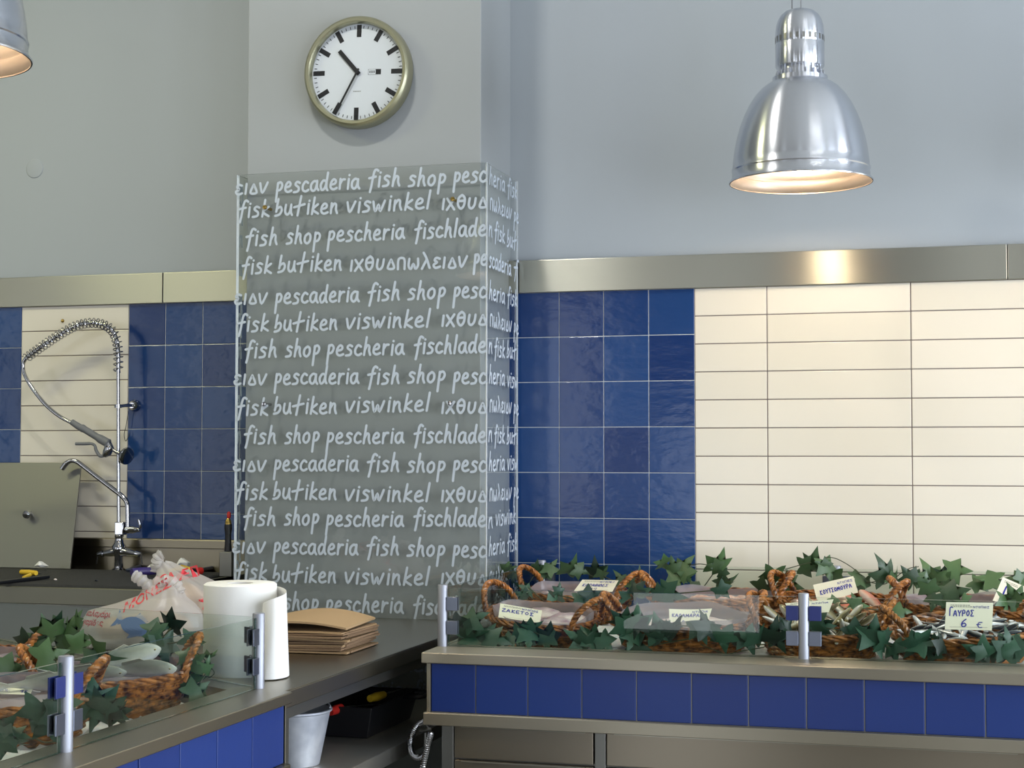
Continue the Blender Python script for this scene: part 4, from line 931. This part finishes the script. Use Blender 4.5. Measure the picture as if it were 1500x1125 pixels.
# ------------------------------------------------------------------ seafood
def fish_body(mb, L, D, W=.55, fins=True, eye=True):
    prof = [(0, .008), (.04, .038), (.1, .064), (.2, .09), (.33, .104), (.48, .098), (.64, .074), (.8, .046), (.93, .026), (1, .022)]
    n = 12; vs = []; fs = []
    for t, h in prof:
        x = L * (.5 - .82 * t); hh = h * D * L; ww = h * W * L * (1.15 if t < .2 else 1)
        for j in range(n): a = 2 * PI * j / n; vs.append((x, ww * math.cos(a), hh * math.sin(a) * (1.0 if math.sin(a) > 0 else .92)))
    k = len(prof)
    for i in range(k - 1):
        for j in range(n): fs.append((i * n + j, i * n + (j + 1) % n, (i + 1) * n + (j + 1) % n, (i + 1) * n + j))
    fs.append(tuple(range(n))); fs.append(tuple((k - 1) * n + j for j in range(n))[::-1]); mb.add(vs, fs)
    def fin(poly, th=.004):
        P = [Vector((p[0] * L, 0, p[1] * L)) for p in poly]; m_ = len(P); o = Vector((0, th * L, 0))
        mb.add([p - o for p in P] + [p + o for p in P], [tuple(range(m_))[::-1], tuple(range(m_, 2 * m_))] + [(i, (i + 1) % m_, m_ + (i + 1) % m_, m_ + i) for i in range(m_)])
    d = D
    fin([(-.31, .02), (-.5, .10 * (.6 + .4 * d)), (-.44, 0), (-.5, -.10 * (.6 + .4 * d)), (-.31, -.02)])
    if fins:
        fin([(.2, .08 * d), (.12, .125 * d), (-.12, .085 * d), (-.14, .055 * d)]); fin([(0, -.085 * d), (-.08, -.115 * d), (-.18, -.06 * d), (-.16, -.045 * d)])
        fin([(.18, -.06 * d), (.10, -.12 * d), (.06, -.08 * d)])
    if eye:
        for s in (-1, 1):
            mb.sphere((L * .43, s * .034 * W * 1.5 * L, .018 * D * L), .017 * L, 8, 6, (1, .5, 1), 2); mb.sphere((L * .43, s * .040 * W * 1.5 * L, .018 * D * L), .011 * L, 8, 6, (1, .6, 1), 1)
def fish_proto(L, D, skin, W=.55):
    mb = MB(); fish_body(mb, L, D, W); o = mb.build('fish', [skin, 'eye', 'eyering'], angle=60); COL.objects.unlink(o); return o
def place_fish(proto, name, bk, spots, label, group, labels=None):
    for i, (x, y, z, yaw, pitch, roll) in enumerate(spots):
        o = proto.copy(); o.name = name; COL.objects.link(o)
        B = MT[bk][0]; T = Matrix.Translation(B.translation) @ (B.to_3x3().normalized().to_4x4())
        sc = B.to_scale(); o.matrix_basis = T @ Matrix.Translation((x * sc.x, y * sc.y, z)) @ Matrix.Rotation(R(yaw), 4, 'Z') @ Matrix.Rotation(R(-pitch), 4, 'Y') @ Matrix.Rotation(R(roll), 4, 'X')
        tag(o, labels[i] if labels else label, 'fish', group if not labels else group)
rs = random.Random(11)
def heap(n, a, b, z0, z1, pit, seed, rollj=40):
    r_ = random.Random(seed); out = []; g = 2.39996
    for i in range(n):
        rr_ = math.sqrt((i + .5) / n); t = i * g; x, y = a * rr_ * math.cos(t), b * rr_ * math.sin(t)
        out.append((x, y, z0 + (z1 - z0) * (1 - rr_) + r_.uniform(0, .012), r_.uniform(0, 360), r_.uniform(*pit), 90 + r_.uniform(-rollj, rollj)))
    return out
pb = fish_proto(.112, 1.05, 'bogue'); pa_ = fish_proto(.108, .72, 'anchovy', .6); pm = fish_proto(.17, 1.0, 'mullet', .7); pbr = fish_proto(.185, 1.7, 'bream', .5)
place_fish(pb, 'bogue', 'F3', heap(34, .128, .092, .068, .092, (-10, 60), 3, 70), 'small olive and silver fish heaped in the basket behind the middle glass post', 'small olive fish in the basket')
place_fish(pa_, 'anchovy', 'F4', heap(48, .136, .096, .066, .084, (-10, 32), 5, 60), 'slim silver anchovy heaped in the basket with the 6 euro card', 'anchovies in the basket')
place_fish(pm, 'red_mullet', 'B3', [(-.06, .02, .062, 200, 5, 80), (.02, .05, .066, 150, 25, 70), (.06, -.01, .072, 165, 8, 95), (.0, -.04, .064, 20, 5, 85), (-.07, -.04, .06, 60, 20, 80), (.085, .05, .07, 140, 18, 75)], 'pinkish red mullet in the basket under the leaning back-row card', 'red mullet in the basket')
place_fish(pa_, 'silver_fish', 'B4', [(.03, -.03, .07, 20, 5, 80), (-.03, 0, .072, 330, 8, 100), (.07, .02, .07, 60, 8, 90), (-.08, -.03, .068, 100, 12, 80)], 'small silver fish on the liner of the back basket below the right-hand card', 'silver fish on the liner')
place_fish(pbr, 'sea_bream', 'L1', [(.015, -.015, .108, -4, 14, 28), (.05, -.062, .096, -24, 3, 42), (-.06, -.035, .092, -14, 0, 50), (-.03, .035, .09, -34, 4, 40)], '', 'bream in the corner basket',
    ['large silver bream on top of the corner basket with its pale head raised', 'large silver bream lying along the front rim of the corner basket', 'silver bream half under the curled price card in the corner basket', 'silver bream at the back of the corner basket under the rope handle'])
place_fish(pbr, 'sea_bream', 'L3', [(.05, .05, .09, 15, 0, 40)], '', 'bream in the near corner basket', ['silver bream showing between the near glass post and the rope handle'])
def lumps(bk, name, m, label, group, cat, spots):
    for (x, y, z, sx, sy, sz_, yaw) in spots:
        B = MT[bk][0]; T = Matrix.Translation(B.translation) @ (B.to_3x3().normalized().to_4x4()); sc = B.to_scale(); r_ = rnd.uniform(0, 6)
        mb = MB(); mb.sphere((0, 0, 0), 1, 22, 14)
        mb.v = [((px_ * (1 + .10 * math.sin(4 * py_ + r_))) * sx, py_ * (1 + .14 * math.sin(5 * px_ + r_)) * sy, (pz_ + .16 * math.sin(6 * px_ + r_) * math.cos(5 * py_)) * sz_) for px_, py_, pz_ in mb.v]
        o = mb.build(name, m, angle=80); o.matrix_basis = T @ Matrix.Translation((x * sc.x, y * sc.y, z)) @ Matrix.Rotation(R(yaw), 4, 'Z'); tag(o, label, cat, group)
lumps('F1', 'fish_fillet', 'flesh', 'greyish pink fillet in the left-end front basket of the tall counter', 'fillets in the left-end basket', 'fillet', [(-.08, 0, .064, .065, .05, .018, 30), (.0, -.045, .062, .07, .035, .016, 10), (.07, -.02, .066, .055, .05, .018, -20), (.05, .05, .066, .06, .035, .016, 20), (-.03, .05, .066, .06, .04, .018, -10)])
lumps('F2', 'squid', 'squid', 'whitish squid in the front basket left of the middle glass post', 'squid in the basket', 'squid', [(-.09, -.02, .060, .05, .03, .016, 10), (-.03, -.06, .064, .03, .026, .022, 0), (.03, -.065, .064, .034, .024, .02, 30), (.09, -.02, .062, .04, .03, .018, -20), (-.11, .03, .064, .04, .03, .016, 50), (.05, .03, .058, .06, .04, .016, 0), (-.03, .02, .058, .05, .04, .016, 0)])
lumps('B1', 'fish_fillet', 'flesh', 'pale fillet in the back basket before the blue tiles', 'fillets in the back basket', 'fillet', [(-.08, -.01, .066, .055, .045, .016, 0), (.0, .02, .064, .06, .05, .016, 20), (.08, -.01, .066, .055, .045, .016, -10), (-.01, -.06, .066, .07, .03, .014, 0)])
lumps('B2', 'shrimp', 'shrimp', 'pale pink shrimp in the back basket at the meeting of blue and cream tiles', 'shrimp in the back basket', 'shrimp', [(-.08 + .022 * k, -.045 + .014 * (k % 4), .070 + .003 * (k % 3), .040, .010, .009, 60 + 37 * k) for k in range(9)])
lumps('B4', 'fish_fillet', 'flesh', 'lilac grey fillet in the back basket below the right-hand card', 'fillets in the right back basket', 'fillet', [(-.08, .02, .062, .055, .045, .015, 0), (.0, -.02, .06, .06, .05, .015, 30)])
lumps('L3', 'fish_fillet', 'flesh', 'purplish fillet in the near basket of the corner counter', 'fillets in the corner basket', 'fillet', [(-.08, -.02, .06, .07, .06, .02, 20), (.03, -.04, .058, .06, .05, .02, 0)])
lumps('L2', 'fish_fillet', 'flesh', 'pale fillet in the far basket of the corner counter', 'fillets in the far corner basket', 'fillet', [(.06, 0, .066, .07, .05, .018, 0), (-.05, 0, .066, .07, .05, .018, 30)])
lumps('L1', 'octopus_piece', 'flesh', 'dark purplish piece at the back of the bream basket', None, 'seafood', [(.04, .07, .06, .07, .03, .02, 0)])
def liner(bk, label, seed):
    r_ = random.Random(seed); n = 48; mb = MB(); vs = []; B = MT[bk][0]
    for k, (s, z) in enumerate(((0, .03), (.5, .032), (.8, .042), (.92, BH - .022), (.955, BH - .006), (.97, BH + .004))):
        for j in range(n):
            a = 2 * PI * j / n; e = (.004 + .006 * math.sin(2 * a + seed) + .004 * math.sin(5 * a + 2 * seed)) if k > 3 else 0; q = 1 + (-.006 + .006 * math.sin(7 * a + seed + k) if k > 2 else 0)
            vs.append((BA * s * q * math.cos(a), BB * s * q * math.sin(a), z + e * (k == 5) + .002 * math.sin(7 * a) * (k > 0)))
    mb.add(vs, [(i * n + j, i * n + (j + 1) % n, (i + 1) * n + (j + 1) % n, (i + 1) * n + j) for i in range(5) for j in range(n)])
    o = mb.build('plastic_liner', 'liner', angle=80); o.matrix_basis = B @ Matrix.Diagonal((.955, .955, 1, 1)) @ Matrix.Translation((0, 0, .003)); tag(o, label, 'liner')
for k, lb in (('F1', 'crinkled clear plastic liner in the left-end front basket'), ('F2', 'crinkled clear plastic liner in the squid basket'), ('B1', 'clear plastic liner in the back basket before the blue tiles'), ('B2', 'clear plastic liner in the shrimp basket'), ('B4', 'clear plastic liner in the back basket below the right-hand card'), ('L1', 'clear plastic liner in the bream basket'), ('L2', 'clear plastic liner in the far basket of the corner counter'), ('L3', 'clear plastic liner in the near basket of the corner counter')): liner(k, lb, hash(k) % 100 if 0 else len(lb))

# ------------------------------------------------------------------ price cards
def card(label, px, yt, yb, lines, bow=0.0, prints=True, chop=0):
    TL, TR, BR, BL = [atY(*px[i], (yt, yt, yb, yb)[i]) for i in range(4)]
    nrm = (TR - TL).cross(BL - TL).normalized()
    if nrm.dot(CAM - TL) < 0: nrm = -nrm
    def pt(x, y, d=0): # x, y in 0..1, y up
        p = (BL.lerp(BR, x)).lerp(TL.lerp(TR, x), y); return p + nrm * (d + bow * (1 - 4 * (x - .5) ** 2))
    t = thing('price_card', label, 'price card', BL.lerp(BR, .5), 'handwritten price cards'); n = 10; mb = MB(); vs = []
    for s in (0, .0008):
        for i in range(n + 1): vs += [pt(i / n, 0, s), pt(i / n, 1, s)]
    k = 2 * (n + 1); fs = []
    for i in range(n): a = 2 * i; fs += [(a, a + 1, a + 3, a + 2), (k + a, k + a + 2, k + a + 3, k + a + 1), (a, a + 2, k + a + 2, k + a), (a + 1, k + a + 1, k + a + 3, a + 3)]
    fs += [(0, k, k + 1, 1), (2 * n, 2 * n + 1, k + 2 * n + 1, k + 2 * n)]
    mb.add(vs, fs); cb = mb.build('card', 'card', t, world=True, smooth=False)
    W_ = (TR - TL).length; H_ = (TL - BL).length
    pl = lambda x, y: pt(x / W_, y / H_, .0014)
    mb = MB()
    for txt, x0, x1, y, h, half in lines: write(mb, txt, x0 * W_, x1 * W_, y * H_, h * H_, half, pl, .04, out=nrm * .4)
    if lines: mb.build('handwriting', 'ink', cb, world=True, smooth=False)
    if prints:
        mb = MB()
        for r in (.88, .82):
            x = .1
            while x < .52: e = x + rnd.uniform(.02, .06); mb.add([pl(a * W_, b * H_) for a, b in ((x, r), (e, r), (e, r + .028), (x, r + .028))], [(0, 1, 2, 3)]); x = e + .012
        mb.add([pl(a * W_, b * H_) for a, b in ((.1, .09), (.9, .09), (.9, .1), (.1, .1))], [(0, 1, 2, 3)]); mb.build('printed_lines', 'print', cb, world=True, smooth=False)
card('cream price card reading 6 euro standing in the anchovy basket', [(1386, 882), (1455, 883), (1453, 923.5), (1384, 922)], -.945, -.97, [('ΓΑΥΡΟΣ', .08, .60, .50, .2, .0013), ('6', .33, .46, .12, .26, .0015), ('€', .66, .80, .08, .2, .0012), ('ΝΤΟΠΙΟΣ', .58, .92, .79, .07, .0005)])
card('cream price card standing askew in the red mullet basket', [(1191, 857), (1250, 844), (1257, 868), (1198, 884)], -.42, -.46, [('ΚΟΥΤΣΟΜΟΥΡΑ', .12, .90, .38, .22, .0013), ('ΝΤΟΠΙΕΣ', .58, .95, .72, .12, .0006)], prints=False)
card('small cream price card partly hidden by the middle glass post', [(1150, 884), (1221, 878), (1214, 897), (1158, 899)], -.90, -.92, [('Ν', .12, .2, .4, .2, .0007), ('ΝΤΟΠΙΑ', .56, .92, .72, .10, .0005)])
card('tilted cream price card in the left-end front basket', [(733, 884), (794, 894.5), (791, 913), (730, 904.5)], -.93, -.96, [('ΖΑΚΕΤΟΣ', .06, .82, .46, .2, .0012), ('ΝΤΟΠΙΟΣ', .54, .92, .76, .13, .0007)])
card('cream price card lying back in the basket before the blue tiles', [(853, 849.5), (906, 850.5), (897, 867), (840, 867)], -.36, -.46, [('ΚΑΡΑΒΙΔΕΣ', .12, .80, .44, .2, .0012), ('19', .38, .56, .1, .22, .0007), ('ΝΤΟΠΙΕΣ', .54, .93, .76, .13, .0007)])
card('bowed cream price card in the squid basket behind ivy leaves', [(980, 892), (1043, 891.5), (1034, 919), (981, 919)], -.91, -.94, [('ΚΑΛΑΜΑΡΑΚΙΑ', .07, .93, .58, .16, .0009), ('1', .3, .38, .18, .2, .0009), ('ΝΤΟΠΙΑ', .55, .93, .80, .09, .0006)], bow=-.004, prints=False)
card('large cream price card leaning at the right edge of the frame', [(1469, 845.5), (1512, 864), (1502, 893), (1454, 880)], -.40, -.46, [('ΓΑΥΡΟΣ', .2, .98, .35, .24, .0022)])
card('curled cream price card lying on the bream in the corner basket', [(123, 979), (139, 977.5), (187, 993), (172, 998.5)], -2.05, -2.10, [('9', .55, .65, .35, .3, .0008), ('ΤΣΙΠ', .2, .5, .5, .25, .0008)], prints=False)
card('cream price card cut off by the frame in the near corner basket', [(-22, 1005), (48, 1010), (44, 1018), (-20, 1016)], -2.35, -2.39, [('98', .75, .92, .2, .5, .0009), ('ΒΙΕ', .3, .55, .3, .4, .0007)], prints=False)

# ------------------------------------------------------------------ ivy garlands
HALF = [(0, 1.0), (.12, .70), (.24, .43), (.40, .45), (.62, .44), (.50, .20), (.40, .0), (.45, -.17), (.46, -.36), (.28, -.31), (.13, -.22), (.0, -.12)]
def leaf(mb, base, tipd, nrm, s, fold, droop):
    side = tipd.cross(nrm).normalized(); P = []
    def w_(x, y):
        return base + side * (x * s * 1.05) + tipd * (y * s) + nrm * (s * (-fold * abs(x) - droop * y * y * (1 if y > 0 else .2) - .10 * x * x + .05 * math.sin(4 * y + x * 3)))
    mid = [(0, 1.0), (0, .72), (0, .46), (0, .46), (0, .4), (0, .28), (0, .06), (0, .02), (0, -.02), (0, -.06), (0, -.1), (0, -.12)]
    for sg in (1, -1):
        n = len(HALF); vs = [w_(sg * x, y) for x, y in HALF] + [w_(0, y) for _, y in mid]
        fs = [(i, i + 1, n + i + 1, n + i) for i in range(n - 1)]
        mb.add(vs, fs)
    mb.add([], [])
def vine(label, leaves, y, m, jitter=.02, stem=True, extra=None):
    """leaves: (u, v, width in pixels, rotation of the tip from straight up, clockwise)"""
    r_ = random.Random(len(leaves) * 13 + int(leaves[0][0])); pts = []; mb = MB(); c = atY(leaves[0][0], leaves[0][1], y)
    t = thing('ivy_sprig', label, 'ivy', c, 'artificial ivy sprigs'); st = MB()
    for (u, v, wpx, rot) in leaves:
        yy = y + r_.uniform(-jitter, jitter); p = atY(u, v, yy); s = wpx * (p - CAM).length / FPX * .80
        a = R(rot + r_.uniform(-8, 8)); tip = RT * math.sin(a) + UPV * math.cos(a); n = -FW
        q = Matrix.Rotation(R(r_.uniform(-50, 50)), 3, tip) @ Matrix.Rotation(R(r_.uniform(-42, 42)), 3, tip.cross(n)); n = (q @ n).normalized(); tip = (tip - n * tip.dot(n)).normalized()
        b = p - tip * s * .35; leaf(mb, b, tip, n, s, r_.uniform(.05, .5), r_.uniform(-.15, .5)); pts.append(b - n * .004)
    # merge the two halves of every leaf along its midrib in build()
    mb.build('leaves', m, t, world=True, angle=180)
    if stem:
        pts = sorted(pts, key=lambda p: p.x); S = [p + Vector((0, r_.uniform(0, .012), r_.uniform(-.012, .004))) for p in pts]
        if extra: S = [Vector(e) for e in extra]
        if len(S) > 1: st.tube(spline(S, 6), .0016, 6)
        st.build('stem', 'stem', t, world=True)
    return t
YB, YF_ = -.20, -1.035
vine('ivy sprig at the left end of the back glass beside the lettered guard', [(738, 838, 26, -120), (748, 832, 20, 70), (753, 846, 22, 200), (790, 832, 26, 60), (808, 830, 30, 30), (800, 843, 22, 140), (739, 862, 26, 80), (762, 858, 22, -60)], YB, 'leaf')
vine('ivy sprig hanging before the blue tiles above the reclining price card', [(838, 830, 40, 20), (852, 836, 28, 100), (872, 834, 34, -10), (884, 838, 26, 30), (910, 846, 34, -20), (936, 842, 30, 20), (925, 858, 30, 180)], YB, 'leaf')
vine('pale ivy sprig over the rope handle where blue tiles meet cream tiles', [(968, 824, 30, -60), (986, 828, 30, -10), (1003, 828, 42, 30), (992, 850, 34, 190), (1008, 846, 28, 150)], -.28, 'leaf')
vine('dark star-leaved ivy sprig standing against the cream tiles', [(1055, 822, 44, 5), (1046, 830, 26, -80), (1060, 843, 20, 170), (1068, 854, 36, 30), (1055, 866, 34, 200), (1025, 863, 34, 90), (1014, 870, 24, -30)], -.22, 'leaf')
vine('ivy sprig around the tall rope handle left of the mullet card', [(1132, 848, 40, 190), (1124, 862, 40, 60), (1136, 880, 36, 170), (1160, 858, 36, 110), (1152, 846, 24, 20)], -.33, 'leaf')
vine('ivy sprig with curled leaves over the back glass post', [(1192, 822, 40, 20), (1184, 832, 34, 80), (1214, 836, 40, 170), (1204, 828, 26, -60), (1222, 848, 34, 200)], -.16, 'leaf')
vine('ivy sprig between the mullet card and the arched rope handle', [(1262, 846, 34, 60), (1264, 860, 34, 180), (1298, 836, 46, -20), (1312, 846, 30, 40), (1330, 842, 34, -40), (1340, 850, 26, 170)], -.17, 'leaf')
vine('upright ivy sprig behind the arched rope handle at the right', [(1362, 838, 46, -10), (1382, 842, 38, 30), (1388, 852, 30, 100), (1404, 835, 40, 100), (1372, 850, 30, 200)], -.16, 'leaf')
vine('ivy sprig at the far right before the leaning price card', [(1446, 848, 40, -60), (1460, 852, 30, 80), (1488, 848, 36, -70), (1498, 844, 26, 60), (1436, 856, 30, 120)], -.18, 'leaf')
vine('pale ivy leaves hanging over the lilac fish basket', [(1362, 868, 34, 170), (1356, 850, 26, 20), (1368, 882, 32, 200), (1400, 868, 44, 80), (1414, 884, 26, 150)], -.58, 'leaf')
vine('grey-green ivy leaves in front of the right-edge price card', [(1484, 872, 36, -20), (1498, 878, 40, 40), (1476, 886, 36, 200), (1496, 890, 34, 150)], -.56, 'leaf')
vine('ivy leaves tucked behind the small olive fish', [(1228, 880, 26, 60), (1258, 886, 32, 100), (1322, 894, 34, 80), (1252, 878, 24, -20)], -.66, 'leaf')
vine('dark ivy leaves between front and back baskets above the squid', [(945, 872, 34, 120), (960, 868, 30, -80), (984, 872, 44, 90), (930, 866, 30, 180), (915, 880, 30, -100), (1060, 868, 30, 140)], -.62, 'leaf_front')
vine('ivy leaves hanging over the back of the left-end basket', [(775, 866, 26, 180), (820, 862, 20, 10), (822, 885, 42, 190), (812, 880, 30, 60), (856, 884, 38, 170), (868, 872, 34, 70), (765, 872, 28, -60)], -.66, 'leaf_front')
vine('dark ivy bunch filling the left corner of the tall glass case', [(696, 905, 42, 60), (684, 918, 40, -40), (692, 932, 52, 60), (712, 930, 44, 40), (702, 940, 46, 140), (676, 930, 36, 200), (672, 915, 34, 150)], YF_, 'leaf_front')
vine('dark ivy leaves along the front of the left-end basket', [(726, 937, 44, 100), (742, 940, 30, 190), (762, 940, 42, 190), (774, 936, 36, 170), (783, 918, 30, 60), (764, 917, 24, -60), (804, 928, 42, 5), (800, 942, 34, 180)], YF_, 'leaf_front')
vine('ivy leaves between the left-end basket and the squid basket', [(846, 934, 46, -60), (858, 944, 36, 190), (876, 938, 50, 100), (870, 928, 34, 10), (888, 944, 36, 150), (908, 908, 40, -30), (914, 924, 48, 170), (925, 938, 36, 200)], YF_, 'leaf_front')
vine('large ivy leaves hanging before the squid basket', [(934, 906, 44, 5), (932, 920, 36, 190), (964, 918, 46, -10), (970, 934, 44, 190), (986, 928, 44, 160), (978, 918, 34, 60), (1034, 912, 48, 10), (1028, 926, 42, 150), (1046, 930, 40, 100)], YF_, 'leaf_front')
vine('ivy leaves lying along the glass left of the middle post', [(1060, 938, 44, 170), (1074, 944, 40, 190), (1098, 940, 42, 160), (1112, 930, 40, 10), (1132, 928, 48, 20), (1140, 938, 44, 150), (1152, 922, 30, 200), (935, 948, 40, 100)], YF_, 'leaf_front')
vine('ivy leaf cluster right of the middle glass post', [(1198, 908, 44, 5), (1190, 916, 40, -100), (1206, 918, 38, 90), (1262, 926, 44, 60), (1254, 930, 30, 110)], -1.0, 'leaf_front')
vine('dark star ivy leaves hanging at the gap before the olive fish basket', [(1280, 926, 52, 0), (1284, 940, 52, 170), (1300, 940, 40, 100), (1270, 938, 36, -100), (1310, 956, 36, 160)], YF_, 'leaf_front')
vine('dark ivy leaves under the rope handle of the anchovy basket', [(1344, 936, 46, -30), (1338, 950, 46, 200), (1356, 942, 44, 100), (1376, 948, 42, 60), (1378, 938, 36, 10), (1360, 954, 40, 170)], YF_, 'leaf_front')
vine('dark ivy leaves along the glass at the right edge of the frame', [(1430, 954, 46, -60), (1446, 958, 40, 150), (1460, 950, 36, 60), (1478, 942, 48, 10), (1490, 950, 48, 100), (1472, 958, 40, 190), (1500, 944, 40, 60)], YF_, 'leaf_front')
vine('dark ivy bunch before the carrier bag at the back of the corner counter', [(66, 918, 40, -20), (82, 914, 44, 15), (76, 930, 40, 190), (48, 938, 44, -60), (40, 950, 48, 200), (58, 952, 40, 90), (100, 920, 60, 30), (92, 938, 56, 190), (112, 905, 26, 10), (120, 946, 40, 100)], -1.93, 'leaf')
vine('ivy leaves trailing over the rim between the two corner baskets', [(75, 960, 50, 70), (44, 962, 40, -90), (18, 978, 44, 80), (30, 996, 60, -70), (150, 962, 56, 90), (140, 956, 36, 20), (8, 990, 34, 60)], -2.10, 'leaf')
vine('dark ivy over the rope handle in front of the towel roll', [(232, 918, 44, 60), (250, 908, 44, 10), (222, 930, 44, -80), (242, 955, 50, 180), (228, 948, 40, 100), (282, 938, 34, 110), (294, 942, 22, 100)], -1.94, 'leaf_front')
vine('ivy tendril drooping over the right end of the bream basket', [(278, 962, 34, 170), (272, 978, 48, 190), (262, 992, 40, -100), (288, 990, 40, 40), (304, 975, 30, 15), (310, 962, 24, 40), (290, 1010, 40, 60), (282, 1020, 40, 190), (268, 1014, 34, -120)], -2.02, 'leaf')
vine('large ivy leaves right of the near glass post in the corner counter', [(138, 1018, 60, -10), (154, 1030, 54, 30), (140, 1048, 50, 200), (168, 1034, 48, 60), (160, 1052, 44, 160), (178, 1042, 36, 80)], -2.42, 'leaf_front')
vine('large ivy leaf hanging left of the near glass post in the corner counter', [(64, 1036, 84, -60), (56, 1052, 60, 190), (78, 1046, 44, 100), (86, 1030, 40, 10)], -2.60, 'leaf_front')
vine('ivy leaves in the bottom left corner behind the glass', [(6, 1062, 56, 50), (20, 1086, 50, 70), (2, 1096, 44, 200), (28, 1078, 36, 110)], -2.62, 'leaf_front')
def tendril(label, pts, y):
    mb = MB(); mb.tube(spline([atY(u, v, y) for u, v in pts], 6), .0014, 6); tag(mb.build('ivy_tendril', 'stem'), label, 'ivy stem')
tendril('bare ivy stem arching in front of the cream tiles to the star leaf', [(1010, 828), (1026, 826), (1042, 830), (1052, 838), (1060, 846), (1058, 854)], -.22)
tendril('bare ivy stem curving over the back glass right of the glass post', [(1210, 816), (1224, 818), (1240, 826), (1254, 836), (1268, 850), (1290, 856), (1300, 854)], -.17)
tendril('bare ivy stem rising to the arched rope handle', [(1310, 848), (1322, 838), (1334, 832), (1346, 830)], -.17)
tendril('bare ivy stem sloping up between handle and back post', [(1150, 834), (1164, 830), (1178, 826), (1188, 824)], -.2)
tendril('thin ivy stem hanging in the corner counter basket front', [(24, 1086), (44, 1082), (52, 1082), (64, 1087), (80, 1086), (88, 1078)], -2.55)
tendril('thin ivy tendril curling beside the towel roll', [(270, 952), (284, 955), (296, 962), (306, 975), (314, 985), (308, 992), (300, 990)], -2.0)
tendril('thin ivy stem running along the glass before the squid basket', [(1026, 944), (1046, 952), (1064, 958), (1090, 953), (1120, 948)], -1.03)
